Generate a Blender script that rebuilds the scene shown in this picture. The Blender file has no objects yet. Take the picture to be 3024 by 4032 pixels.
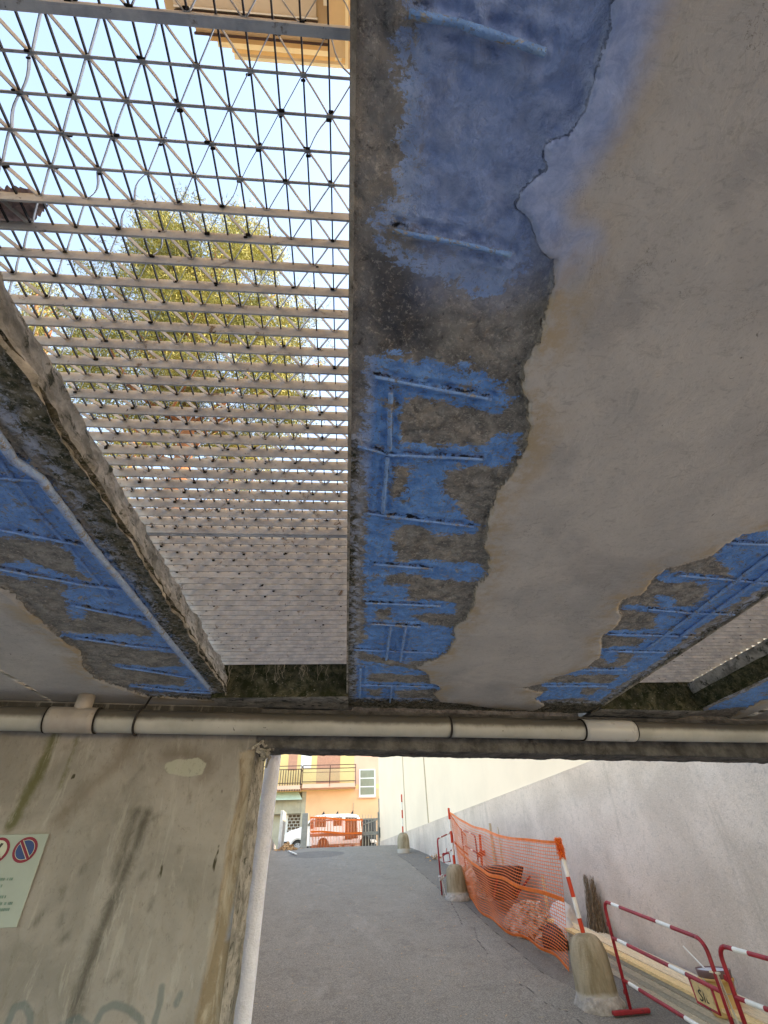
import bpy, bmesh, math, random
import numpy as np
from mathutils import Vector, Matrix, noise
random.seed(7); np.random.seed(7)
S = bpy.context.scene
COL = S.collection
# ------------------------------------------------------------------ camera
F = 1803.0; CX, CY = 1512.0, 2016.0
def _axes(d=(1360, 3458), up=(1420, -250)):
    dv = np.array([d[0]-CX, d[1]-CY, F]); dv /= np.linalg.norm(dv)
    u = np.array([up[0]-CX, up[1]-CY, F]); u /= np.linalg.norm(u)
    u -= dv*(u@dv); u /= np.linalg.norm(u)
    r = np.cross(dv, u)
    if r[0] < 0: r = -r
    return np.array([r, dv, u])
RC = _axes()
CAM = np.array([0, 0, 1.5])
def ray(x, y): return RC @ np.array([x-CX, y-CY, F], float)
def onplane(x, y, p0, n):
    r = ray(x, y); n = np.array(n, float); return CAM + r*(((np.array(p0)-CAM)@n)/(r@n))
def onz(x, y, z): return onplane(x, y, (0, 0, z), (0, 0, 1))
def ony(x, y, Y): return onplane(x, y, (0, Y, 0), (0, 1, 0))
cam = bpy.data.cameras.new('camera'); co = bpy.data.objects.new('camera', cam); COL.objects.link(co)
M = Matrix.Identity(4)
for i in range(3):
    M[i][0] = RC[i][0]; M[i][1] = -RC[i][1]; M[i][2] = -RC[i][2]; M[i][3] = CAM[i]
co.matrix_world = M
cam.sensor_fit = 'VERTICAL'; cam.sensor_height = 36; cam.sensor_width = 27
cam.lens = F/4032*36; cam.clip_start = 0.02; cam.clip_end = 2000
S.camera = co
# ------------------------------------------------------------------ sky, sun, exposure
W = bpy.data.worlds.new('World'); S.world = W; W.use_nodes = True
nt = W.node_tree; nt.nodes.clear()
sky = nt.nodes.new('ShaderNodeTexSky'); sky.sky_type = 'NISHITA'; sky.sun_disc = False
SUN_EL, SUN_AZ = math.radians(36), math.radians(80)      # azimuth clockwise from +Y
sky.sun_elevation = SUN_EL; sky.sun_rotation = SUN_AZ; sky.air_density = 1.0; sky.dust_density = .7; sky.ozone_density = 3.0
bg = nt.nodes.new('ShaderNodeBackground'); bg.inputs[1].default_value = 0.15
wo = nt.nodes.new('ShaderNodeOutputWorld')
nt.links.new(sky.outputs[0], bg.inputs[0]); nt.links.new(bg.outputs[0], wo.inputs[0])
sl = bpy.data.lights.new('sun', 'SUN'); sl.energy = 2.5; sl.angle = math.radians(0.5); sl.color = (1, .97, .93)
so = bpy.data.objects.new('sun', sl); COL.objects.link(so); so.location = (0, -5, 30)
sd = Vector((math.sin(SUN_AZ)*math.cos(SUN_EL), math.cos(SUN_AZ)*math.cos(SUN_EL), math.sin(SUN_EL)))
so.rotation_euler = sd.to_track_quat('Z', 'Y').to_euler()
S.view_settings.view_transform = 'Standard'; S.view_settings.look = 'None'
S.view_settings.gamma = 1; S.view_settings.exposure = 2.75
S.view_settings.use_white_balance = True; S.view_settings.white_balance_temperature = 9300; S.view_settings.white_balance_tint = 11
S.render.engine = 'CYCLES'
S.cycles.max_bounces = 10; S.cycles.diffuse_bounces = 8
# ------------------------------------------------------------------ helpers
def tag(o, label=None, cat=None, group=None, kind=None):
    if label: o['label'] = label
    if cat: o['category'] = cat
    if group: o['group'] = group
    if kind: o['kind'] = kind
    return o
def empty(name, loc, label=None, cat=None, group=None):
    o = bpy.data.objects.new(name, None); COL.objects.link(o); o.location = loc; o.empty_display_size = .1
    return tag(o, label, cat, group)
def wloc(o):
    v = Vector((0, 0, 0))
    while o is not None: v += o.location; o = o.parent
    return v
class MB:
    def __init__(s): s.v = []; s.f = []; s.m = []
    def quad(s, a, b, c, d, m=0):
        n = len(s.v); s.v += [tuple(a), tuple(b), tuple(c), tuple(d)]; s.f.append((n, n+1, n+2, n+3)); s.m.append(m)
    def box(s, x0, x1, y0, y1, z0, z1, m=0):
        s.hexa([(x0, y0, z0), (x1, y0, z0), (x1, y1, z0), (x0, y1, z0), (x0, y0, z1), (x1, y0, z1), (x1, y1, z1), (x0, y1, z1)], m)
    def hexa(s, p, m=0):
        n = len(s.v); s.v += [tuple(q) for q in p]
        for f in ((3, 2, 1, 0), (4, 5, 6, 7), (0, 1, 5, 4), (1, 2, 6, 5), (2, 3, 7, 6), (3, 0, 4, 7)):
            s.f.append(tuple(n+i for i in f)); s.m.append(m)
    def beam(s, a, b, w, h, up=(0, 0, 1), m=0):           # rectangular bar from a to b
        a = Vector(a); b = Vector(b); d = (b-a).normalized(); u = Vector(up)
        if abs(d.dot(u)) > .98: u = Vector((0, 1, 0))
        r = d.cross(u).normalized(); u = r.cross(d)
        r *= w/2; u *= h/2
        s.hexa([a-r-u, a+r-u, b+r-u, b-r-u, a-r+u, a+r+u, b+r+u, b-r+u], m)
    def tube(s, pts, r, n=8, m=0, caps=True):
        pts = [Vector(p) for p in pts]; k = len(pts)
        rs = r if isinstance(r, (list, tuple)) else [r]*k
        base = len(s.v); prev = None
        for i, p in enumerate(pts):
            d = (pts[min(i+1, k-1)]-pts[max(i-1, 0)]).normalized()
            if prev is None:
                u = Vector((0, 0, 1)) if abs(d.z) < .9 else Vector((1, 0, 0))
                u = (u-d*u.dot(d)).normalized()
            else:
                u = (prev-d*prev.dot(d)).normalized()
            prev = u; w = d.cross(u)
            for j in range(n):
                a = 2*math.pi*j/n; s.v.append(tuple(p+(u*math.cos(a)+w*math.sin(a))*rs[i]))
        for i in range(k-1):
            for j in range(n):
                a = base+i*n+j; b = base+i*n+(j+1) % n
                s.f.append((a, b, b+n, a+n)); s.m.append(m[i] if isinstance(m, (list, tuple)) else m)
        if caps:
            s.f.append(tuple(base+j for j in reversed(range(n)))); s.m.append(m[0] if isinstance(m, (list, tuple)) else m)
            s.f.append(tuple(base+(k-1)*n+j for j in range(n))); s.m.append(m[-1] if isinstance(m, (list, tuple)) else m)
    def lathe(s, c, prof, n=24, m=0, jit=0):              # prof: (radius, z)
        base = len(s.v)
        for (r, z) in prof:
            for j in range(n):
                a = 2*math.pi*j/n; rr = r
                if jit: rr *= 1+jit*noise.noise(Vector((math.cos(a)*2+c[0], math.sin(a)*2+c[1], z*7)))
                s.v.append((c[0]+rr*math.cos(a), c[1]+rr*math.sin(a), c[2]+z))
        for i in range(len(prof)-1):
            for j in range(n):
                a = base+i*n+j; b = base+i*n+(j+1) % n
                s.f.append((a, b, b+n, a+n)); s.m.append(m[i] if isinstance(m, (list, tuple)) else m)
        s.f.append(tuple(base+j for j in reversed(range(n)))); s.m.append(m[0] if isinstance(m, (list, tuple)) else m)
        s.f.append(tuple(base+(len(prof)-1)*n+j for j in range(n))); s.m.append(m[-1] if isinstance(m, (list, tuple)) else m)
    def prism(s, poly, a, b, plane='xz', m=0):            # extrude a 2-D polygon between a and b
        def P(q, t):
            return {'xz': (q[0], t, q[1]), 'xy': (q[0], q[1], t), 'yz': (t, q[0], q[1])}[plane]
        n = len(s.v); k = len(poly)
        s.v += [P(q, a) for q in poly]+[P(q, b) for q in poly]
        s.f.append(tuple(range(n, n+k))); s.m.append(m); s.f.append(tuple(reversed(range(n+k, n+2*k)))); s.m.append(m)
        for i in range(k):
            j = (i+1) % k; s.f.append((n+j, n+i, n+k+i, n+k+j)); s.m.append(m)
    def build(s, name, mats, parent=None, smooth=False, bevel=0, attrs=None, kind=None, seg=1):
        me = bpy.data.meshes.new(name); off = wloc(parent) if parent else Vector((0, 0, 0))
        vv = np.array(s.v, float)-np.array(off)
        me.from_pydata(vv.tolist(), [], s.f)
        if not isinstance(mats, (list, tuple)): mats = [mats]
        for q in mats: me.materials.append(q)
        if len(mats) > 1: me.polygons.foreach_set('material_index', s.m)
        if smooth: me.polygons.foreach_set('use_smooth', [True]*len(s.f))
        if attrs:
            for k, a in attrs.items():
                t = me.attributes.new(k, 'FLOAT', 'POINT'); t.data.foreach_set('value', np.asarray(a, np.float32))
        me.update()
        if bevel:
            bm = bmesh.new(); bm.from_mesh(me); bmesh.ops.remove_doubles(bm, verts=bm.verts, dist=1e-6)
            bmesh.ops.recalc_face_normals(bm, faces=bm.faces)
            es = [e for e in bm.edges if len(e.link_faces) == 2 and e.calc_face_angle() > .5]
            bmesh.ops.bevel(bm, geom=es, offset=bevel, segments=seg, affect='EDGES', clamp_overlap=True)
            bm.to_mesh(me); bm.free()
        o = bpy.data.objects.new(name, me); COL.objects.link(o)
        if parent: o.parent = parent
        if kind: o['kind'] = kind
        return o
def dup(o, loc=None, parent=None):
    c = o.copy(); COL.objects.link(c)
    if parent: c.parent = parent
    if loc is not None: c.location = loc
    for ch in list(o.children): dup(ch, None, c)
    return c
def fnoise(P, sc, oct=4, seed=0.):
    return np.array([noise.fractal(Vector((p[0]*sc+seed, p[1]*sc+seed*.7, p[2]*sc)), 1.0, 2.0, oct) for p in P])
def seg_dist(P, pts):
    d = np.full(len(P), 1e9)
    for i in range(len(pts)-1):
        a = np.array(pts[i][:2], float); b = np.array(pts[i+1][:2], float); ab = b-a; L = ab@ab+1e-12
        t = np.clip(((P-a)@ab)/L, 0, 1); d = np.minimum(d, np.hypot(*((P-a-t[:, None]*ab).T)))
    return d
def sdf(P, poly):                                        # positive inside
    poly = [np.array(q[:2], float) for q in poly]
    d = seg_dist(P, poly+[poly[0]]); ins = np.zeros(len(P), bool); k = len(poly)
    for i in range(k):
        a = poly[i]; b = poly[(i+1) % k]
        if a[1] == b[1]: continue
        c = ((a[1] > P[:, 1]) != (b[1] > P[:, 1])) & (P[:, 0] < (b[0]-a[0])*(P[:, 1]-a[1])/(b[1]-a[1])+a[0]); ins ^= c
    return np.where(ins, d, -d)
# ------------------------------------------------------------------ materials
class NT:
    def __init__(s, name, rough=.8, spec=.3):
        s.m = bpy.data.materials.new(name); s.m.use_nodes = True; s.t = s.m.node_tree; s.t.nodes.clear()
        s.b = s.t.nodes.new('ShaderNodeBsdfPrincipled'); s.o = s.t.nodes.new('ShaderNodeOutputMaterial')
        s.t.links.new(s.b.outputs[0], s.o.inputs[0]); s.b.inputs['Roughness'].default_value = rough
        s.b.inputs['Specular IOR Level'].default_value = spec
        s.tc = s.t.nodes.new('ShaderNodeTexCoord'); s.geo = s.t.nodes.new('ShaderNodeNewGeometry')
    def L(s, a, b): s.t.links.new(a, b)
    def noise(s, scale, detail=5, rough=.6, dist=0., stretch=None):
        n = s.t.nodes.new('ShaderNodeTexNoise'); n.inputs['Scale'].default_value = scale; n.inputs['Detail'].default_value = detail
        n.inputs['Roughness'].default_value = rough; n.inputs['Distortion'].default_value = dist
        src = s.geo.outputs['Position']
        if stretch:
            m = s.t.nodes.new('ShaderNodeMapping'); m.inputs['Scale'].default_value = stretch; s.L(src, m.inputs[0]); src = m.outputs[0]
        s.L(src, n.inputs['Vector']); return n.outputs['Fac']
    def voro(s, scale, feature='F1'):
        n = s.t.nodes.new('ShaderNodeTexVoronoi'); n.inputs['Scale'].default_value = scale; n.feature = feature
        s.L(s.geo.outputs['Position'], n.inputs['Vector']); return n.outputs['Distance']
    def attr(s, n):
        a = s.t.nodes.new('ShaderNodeAttribute'); a.attribute_name = n; return a.outputs['Fac']
    def math(s, op, a, b=0., clamp=False):
        n = s.t.nodes.new('ShaderNodeMath'); n.operation = op; n.use_clamp = clamp
        for i, q in enumerate((a, b)):
            if isinstance(q, (int, float)): n.inputs[i].default_value = q
            else: s.L(q, n.inputs[i])
        return n.outputs[0]
    def ramp(s, v, lo, hi, smooth=True):
        n = s.t.nodes.new('ShaderNodeMapRange'); n.interpolation_type = 'SMOOTHSTEP' if smooth else 'LINEAR'
        n.inputs['From Min'].default_value = lo; n.inputs['From Max'].default_value = hi
        s.L(v, n.inputs['Value']); return n.outputs[0]
    def mix(s, f, a, b):
        n = s.t.nodes.new('ShaderNodeMix'); n.data_type = 'RGBA'
        if isinstance(f, (int, float)): n.inputs[0].default_value = f
        else: s.L(f, n.inputs[0])
        for i, q in ((6, a), (7, b)):
            if isinstance(q, tuple): n.inputs[i].default_value = q+(1,) if len(q) == 3 else q
            else: s.L(q, n.inputs[i])
        return n.outputs[2]
    def edge(s, at, amp, sc, w=.003, amp2=0, sc2=1):        # noisy threshold of a distance attribute
        v = s.math('ADD', at, s.math('MULTIPLY', s.math('SUBTRACT', s.noise(sc, 6, .65), .5), amp))
        if amp2: v = s.math('ADD', v, s.math('MULTIPLY', s.math('SUBTRACT', s.noise(sc2, 5, .7), .5), amp2))
        return s.ramp(v, -w, w)
    def bump(s, h, dist, strength=1., prev=None):
        n = s.t.nodes.new('ShaderNodeBump'); n.inputs['Distance'].default_value = dist; n.inputs['Strength'].default_value = strength
        s.L(h, n.inputs['Height'])
        if prev is not None: s.L(prev, n.inputs['Normal'])
        return n.outputs[0]
    def done(s, col, bump=None, rough=None):
        if isinstance(col, tuple): s.b.inputs['Base Color'].default_value = col+(1,)
        else: s.L(col, s.b.inputs['Base Color'])
        if bump is not None: s.L(bump, s.b.inputs['Normal'])
        if rough is not None: s.L(rough, s.b.inputs['Roughness'])
        return s.m
def simple(name, c, rough=.7, var=.25, sc=8., bump=.0, bsc=60., spec=.3, dirt=None, dsc=3., dlo=.5, dhi=.7, metal=0, stretch=None):
    n = NT(name, rough, spec); d = tuple(max(0, q*(1-var)) for q in c); e = tuple(min(1, q*(1+var*.5)) for q in c)
    col = n.mix(n.ramp(n.noise(sc, 6, .6, 0, stretch), .3, .7), d, e)
    if dirt: col = n.mix(n.ramp(n.noise(dsc, 7, .7, .3), dlo, dhi), col, dirt)
    b = n.bump(n.noise(bsc, 5, .6), bump) if bump else None
    n.b.inputs['Metallic'].default_value = metal
    return n.done(col, b)
# ---- ceiling: smooth plaster, bare concrete, blue paint
n = NT('plastered_concrete', .85, .2)
pl = n.edge(n.attr('plaster'), .02, 30, .0015, .007, 140)
bstk = n.math('MULTIPLY', n.math('SUBTRACT', n.noise(10, 8, .75, .4, (1, 2.6, 1)), .5), .13)
bl = n.edge(n.math('ADD', n.attr('blue'), bstk), .06, 34, .004, .06, 95)
bl2 = n.math('MULTIPLY', n.ramp(n.noise(26, 8, .78, .4), .38, .43), n.ramp(n.noise(75, 6, .8, .5), .38, .43))
bl3 = n.ramp(n.noise(9, 9, .8, .3, (1, 1.9, 1)), .40, .445)
blue_m = n.math('MULTIPLY', n.math('MULTIPLY', bl, bl2), bl3)
plc = n.mix(n.ramp(n.noise(2.2, 5, .55, .3), .35, .7), (.58, .54, .485), (.45, .43, .40))
plc = n.mix(n.math('MULTIPLY', n.ramp(n.noise(5, 7, .75, 1.2), .58, .72), .55), plc, (.27, .26, .23))
plc = n.mix(n.math('MULTIPLY', n.ramp(n.noise(16, 4, .6, 2.2, (1, .45, 1)), .70, .745), .8), plc, (.10, .09, .08))
plc = n.mix(n.math('MULTIPLY', n.ramp(n.noise(26, 7, .8, 1.5, (.5, 1, 1)), .53, .66), .35), plc, (.25, .235, .21))
plc = n.mix(n.math('MULTIPLY', n.ramp(n.noise(1.4, 4, .6, .8), .50, .66), .4), plc, (.27, .26, .255))
ck = n.math('ABSOLUTE', n.math('SUBTRACT', n.noise(3.2, 8, .68, .3), .5))
plc = n.mix(n.math('MULTIPLY', n.math('MULTIPLY', n.ramp(ck, .0022, .0006), n.ramp(n.noise(2.1, 3, .5, .2), .50, .56)), .75), plc, (.13, .115, .09))
plc = n.mix(n.math('MULTIPLY', n.ramp(n.noise(70, 6, .8, .4), .53, .64), .28), plc, (.20, .185, .16))
plc = n.mix(n.math('MULTIPLY', n.ramp(n.noise(60, 6, .8, .8, (.25, 1, 1)), .54, .62), .3), plc, (.58, .55, .50))
plc = n.mix(n.math('MULTIPLY', n.ramp(n.attr('plaster'), .16, .0), n.ramp(n.noise(9, 6, .7), .40, .62)), plc, (.47, .37, .25))
cc = n.mix(n.ramp(n.noise(14, 8, .7, .3), .32, .68), (.16, .15, .135), (.42, .385, .33))
cc = n.mix(n.ramp(n.noise(70, 4, .7), .56, .66), cc, (.48, .44, .37))
cc = n.mix(n.math('MULTIPLY', n.ramp(n.attr('pale'), 0, 1), .7), cc, n.mix(n.ramp(n.noise(6, 7, .7), .35, .65), (.26, .255, .25), (.40, .375, .34)))
cc = n.mix(n.math('MULTIPLY', n.edge(n.attr('dark'), .10, 9, .05), .8), cc, (.055, .06, .075))
cc = n.mix(n.math('MULTIPLY', n.edge(n.attr('rim'), .05, 14, .02), .6), cc, n.mix(n.ramp(n.noise(35, 6, .7), .4, .6), (.14, .13, .115), (.32, .30, .26)))
blc = n.mix(n.ramp(n.noise(16, 7, .7, .4), .3, .72), (.10, .30, .68), (.18, .45, .90))
blc = n.mix(n.math('MULTIPLY', n.ramp(n.attr('pale'), 0, 1), .8), blc, n.mix(n.ramp(n.noise(20, 6, .6), .35, .65), (.34, .42, .60), (.50, .60, .78)))
blc = n.mix(n.ramp(n.noise(110, 4, .7), .65, .70), blc, (.03, .035, .05))
blc = n.mix(n.math('MULTIPLY', n.ramp(n.noise(60, 6, .8, .3, (1, 2, 1)), .50, .60), .5), blc, (.26, .47, .78))
blc = n.mix(n.math('MULTIPLY', n.ramp(n.noise(48, 6, .8, .8), .56, .64), .55), blc, (.09, .15, .32))
blc = n.mix(n.ramp(n.noise(33, 7, .8, .8), .64, .69), blc, (.10, .10, .105))
cc = n.mix(n.math('MULTIPLY', n.ramp(n.noise(40, 8, .8, .5), .54, .64), .65), cc, (.07, .065, .06))
cc = n.mix(n.math('MULTIPLY', n.ramp(n.noise(95, 5, .8), .54, .62), .5), cc, (.58, .54, .47))
col = n.mix(blue_m, cc, blc)
col = n.mix(n.math('MULTIPLY', n.ramp(n.math('ADD', n.attr('groove'), n.math('MULTIPLY', n.math('SUBTRACT', n.noise(20, 8, .78), .5), .09)), -.004, .012), .6), col, (.16, .10, .07))
col = n.mix(n.ramp(n.math('ADD', n.attr('groove'), n.math('MULTIPLY', n.math('SUBTRACT', n.noise(28, 6, .75), .53), .045)), -.002, .004), col, (.02, .02, .022))  # painted crevice shade: black line along one side of each bar
mo = n.math('MULTIPLY', n.edge(n.attr('moss'), .06, 16, .012), n.ramp(n.noise(22, 6, .7), .30, .5))
mc = n.mix(n.ramp(n.noise(30, 6, .7), .4, .6), (.05, .052, .025), (.20, .17, .11))
mc = n.mix(n.ramp(n.noise(34, 8, .78, .4), .52, .60), mc, (.34, .31, .26))
mc = n.mix(n.ramp(n.noise(70, 5, .7), .58, .66), mc, (.48, .45, .40))
eff = n.math('MULTIPLY', n.math('MULTIPLY', n.ramp(n.attr('moss'), -.035, .0), n.ramp(n.attr('moss'), .06, .01)), n.ramp(n.noise(30, 8, .8, .5), .47, .56))
col = n.mix(mo, col, mc)
col = n.mix(n.math('MULTIPLY', eff, .75), col, (.52, .60, .74))
col = n.mix(pl, col, plc)
wsh = n.ramp(n.math('ADD', n.attr('wash'), n.math('MULTIPLY', n.math('SUBTRACT', n.noise(7, 8, .75, .5), .5), .45)), .12, .75)
col = n.mix(n.math('MULTIPLY', wsh, .85), col, n.mix(n.ramp(n.noise(24, 7, .75, .5), .35, .65), (.20, .32, .60), (.36, .49, .78)))
inv = n.math('SUBTRACT', 1., pl)
h = n.math('ADD', n.math('MULTIPLY', n.noise(26, 7, .66, .5), inv), n.math('MULTIPLY', n.noise(9, 7, .65, 1.2), .22))
bp = n.bump(h, .018, .9)
bp = n.bump(n.math('MULTIPLY', n.noise(150, 4, .7), n.math('ADD', inv, .25)), .003, .8, bp)
M_CEIL = n.done(col, bp)
# ---- mossy slab edge
def mossy(name, a, b, c, mlo=.42, mhi=.6):
    n = NT(name, .9, .15)
    col = n.mix(n.ramp(n.noise(9, 8, .7, .5), .35, .65), a, b)
    col = n.mix(n.ramp(n.noise(16, 8, .72, .3), mlo, mhi), col, c)
    col = n.mix(n.ramp(n.noise(55, 5, .7), .60, .70), col, (.36, .34, .28))
    return n.done(col, n.bump(n.noise(24, 9, .78, .3), .03, .9))
M_SLABSIDE = mossy('weathered_slab_side', (.24, .225, .19), (.60, .55, .47), (.08, .08, .055), .53, .64)
M_MOSS = mossy('mossy_concrete', (.05, .05, .03), (.15, .14, .08), (.028, .034, .012))
M_CONC = simple('rough_concrete', (.30, .28, .25), .9, .4, 6, .006, 70)
# ---- inner wall
n = NT('stained_wall_plaster', .9, .15)
col = n.mix(n.ramp(n.noise(1.6, 6, .6, .4), .35, .65), (.215, .20, .175), (.325, .30, .265))
col = n.mix(n.math('MULTIPLY', n.ramp(n.noise(7, 7, .7, .8, (1, 1, .5)), .52, .68), .45), col, (.17, .155, .12))
col = n.mix(n.math('MULTIPLY', n.edge(n.attr('strip'), .03, 9, .01), .85), col, n.mix(n.ramp(n.noise(8, 8, .7, .6, (1, 1, .3)), .42, .58), (.24, .18, .11), (.42, .36, .27)))
col = n.mix(n.math('MULTIPLY', n.edge(n.attr('bluish'), .06, 12, .02), .7), col, (.30, .35, .42))
col = n.mix(n.math('MULTIPLY', n.ramp(n.math('ADD', n.attr('stain'), n.math('MULTIPLY', n.math('SUBTRACT', n.noise(16, 9, .78, .5, (1, 1, .5)), .5), .12)), -.022, .05), .8), col, (.06, .054, .042))
col = n.mix(n.math('MULTIPLY', n.ramp(n.math('ADD', n.attr('green'), n.math('MULTIPLY', n.math('SUBTRACT', n.noise(14, 7, .7, .5), .5), .07)), -.02, .025), .8), col, (.085, .085, .025))
col = n.mix(n.math('MULTIPLY', n.ramp(n.math('ADD', n.attr('brown'), n.math('MULTIPLY', n.math('SUBTRACT', n.noise(4, 6, .7, .5), .5), .15)), -.04, .06), .5), col, (.13, .095, .065))
col = n.mix(n.edge(n.attr('patch'), .03, 22, .004), col, (.37, .37, .30))
col = n.mix(n.math('MULTIPLY', n.ramp(n.attr('top'), -.01, .02), .8), col, (.02, .02, .015))  # shade above the pipe, painted as a black strip along the wall top
col = n.mix(n.math('MULTIPLY', n.ramp(n.math('ADD', n.attr('graffiti'), n.math('MULTIPLY', n.math('SUBTRACT', n.noise(30, 5, .7), .5), .012)), -.006, .008), .5), col, (.06, .105, .11))
col = n.mix(n.ramp(n.attr('crack'), -.003, .003), col, (.02, .018, .012))
col = n.mix(n.ramp(n.noise(11, 3, .5, .5, (1, 1, .4)), .705, .745), col, (.055, .05, .03))
col = n.mix(n.math('MULTIPLY', n.ramp(n.noise(45, 7, .8, .3, (1, 1, .6)), .55, .66), .4), col, (.12, .11, .09))
col = n.mix(n.math('MULTIPLY', n.ramp(n.noise(6, 8, .75, .4, (2.2, 1, .35)), .53, .62), .35), col, (.42, .40, .35))
bp = n.bump(n.noise(10, 8, .65, .5, (1, 1, .5)), .02, .6); bp = n.bump(n.noise(140, 4, .6), .002, .7, bp)
M_WALL = n.done(col, bp)
# ---- asphalt
n = NT('asphalt', .9, .25)
col = n.mix(n.ramp(n.noise(1.3, 8, .75, .2), .25, .75), (.25, .215, .165), (.345, .30, .235))
col = n.mix(n.ramp(n.noise(60, 6, .85), .42, .62), n.mix(.45, col, (.05, .05, .05)), n.mix(.3, col, (.62, .58, .52)))
col = n.mix(n.ramp(n.noise(17, 3, .6, .6, (.4, 1, 1)), .66, .70), col, (.36, .29, .20))
col = n.mix(n.math('MULTIPLY', n.ramp(n.noise(2.6, 8, .8, .4), .50, .62), .32), col, (.12, .105, .09))
col = n.mix(n.math('MULTIPLY', n.ramp(n.noise(1.7, 8, .8, .4, (1.6, .5, 1)), .53, .66), .3), col, (.42, .37, .31))
col = n.mix(n.math('MULTIPLY', n.ramp(n.attr('side'), -.03, .03), .35), col, (.10, .09, .09))
col = n.mix(n.math('MULTIPLY', n.ramp(n.attr('hole'), -.02, .02), .4), col, (.08, .08, .08))
v = n.math('ADD', n.attr('crack'), n.math('MULTIPLY', n.math('SUBTRACT', n.noise(7, 7, .75), .5), .05))
col = n.mix(n.math('MULTIPLY', n.ramp(v, -.008, .010), .8), col, (.025, .024, .022))
M_ASPH = n.done(col, n.bump(n.noise(70, 7, .8), .014, 1.))
M_STREET = simple('street_asphalt', (.17, .17, .17), .9, .25, 3, .003, 60)
M_GROUND = simple('terrace_earth', (.16, .13, .08), .95, .5, 3, .02, 20)
M_BOUNCE = simple('bounce_paving', (.35, .36, .40), .9, .15, 3)  # pale floor of the added court, bounces light to the ceiling
# ---- outdoor walls
n = NT('rough_grey_render', .95, .1)
col = n.mix(n.ramp(n.noise(.8, 6, .6, .4), .35, .65), (.55, .455, .385), (.69, .58, .50))
col = n.mix(n.math('MULTIPLY', n.ramp(n.noise(9, 7, .75, .8), .50, .68), .45), col, (.40, .335, .29))
col = n.mix(n.math('MULTIPLY', n.ramp(n.noise(28, 8, .82, .8), .53, .62), .5), col, (.33, .27, .235))
col = n.mix(n.math('MULTIPLY', n.ramp(n.noise(2.2, 7, .7, .5, (1, 1, .18)), .54, .66), .35), col, (.36, .30, .25))
col = n.mix(n.math('MULTIPLY', n.ramp(n.noise(50, 5, .8), .55, .63), .4), col, (.80, .70, .62))
M_ROUGH = n.done(col, n.bump(n.noise(45, 8, .78), .018, .8))
M_CREAM = simple('cream_wall', (.80, .67, .53), .85, .05, .7, .001, 30)
M_JOINT = simple('wall_joint', (.45, .36, .25), .9, .1)
M_ORANGE = simple('orange_render', (.80, .47, .26), .85, .08, .8)
M_PEACH = simple('peach_render', (.78, .48, .35), .85, .08, .8)
M_YELLOW = simple('yellow_render', (.78, .58, .27), .85, .08, .8)
M_SHUT = simple('brown_shutter', (.56, .29, .20), .6, .1)
M_WHITE = simple('white_paint', (.78, .78, .76), .5, .06, 3)
M_LIMEW = simple('white_painted_column', (.84, .85, .93), .8, .08, 12, .010, 60, dirt=(.62, .63, .64), dsc=9, dlo=.60, dhi=.8)
M_GLASS = simple('frosted_pane', (.22, .26, .20), .15, .1, spec=.6)
M_RAIL = simple('dark_railing', (.06, .03, .025), .5, .2)
M_MESHY = simple('yellow_screen', (.70, .60, .30), .8, .1, 30)
M_BEIGE = simple('beige_render', (.42, .38, .28), .85, .12, 2)
M_AWN = simple('pale_green_awning', (.50, .66, .54), .5, .1, 2)
M_BRICK = simple('brown_glass_blocks', (.10, .055, .025), .3, .4, 10)
M_GATE = simple('grey_painted_steel', (.27, .27, .24), .55, .15, 8)
M_GATEW = simple('white_painted_steel', (.60, .58, .54), .55, .15, 8)
M_DKGREY = simple('dark_grey_sheet', (.075, .085, .085), .6, .2, 4)
M_VAN = simple('white_van_paint', (.74, .73, .71), .25, .03, 3, spec=.5)
M_BLK = simple('black_plastic', (.02, .02, .022), .6, .2)
M_TYRE = simple('tyre_rubber', (.035, .033, .028), .85, .3, 12)
M_RIM = simple('steel_rim', (.35, .35, .35), .4, .2, 9)
M_WIN = simple('dark_car_glass', (.015, .02, .025), .08, .1, spec=.8)
M_LAMP = simple('clear_lamp_lens', (.6, .68, .75), .1, .1, spec=.8)
# ---- galvanised grating
n = NT('galvanised_steel', .6, .35)
col = n.mix(n.ramp(n.noise(14, 6, .65), .35, .65), (.38, .40, .42), (.56, .575, .57))
col = n.mix(n.ramp(n.noise(19, 8, .75, .6), .58, .69), col, (.15, .105, .07))
col = n.mix(n.ramp(n.noise(44, 5, .7), .655, .70), col, (.02, .018, .014))
n.b.inputs['Metallic'].default_value = .1
M_GALV = n.done(col, n.bump(n.noise(60, 5, .7), .003, .6))
M_GALVB = simple('grating_rod_steel', (.05, .05, .055), .7, .3)
M_DIRT = simple('packed_dirt', (.022, .018, .012), .95, .4, 40)
M_ROOT = simple('dry_roots', (.42, .36, .25), .9, .3, 30)
M_LEAF = simple('dry_leaf', (.46, .34, .33), .8, .6, 22, .004, 40)
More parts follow.
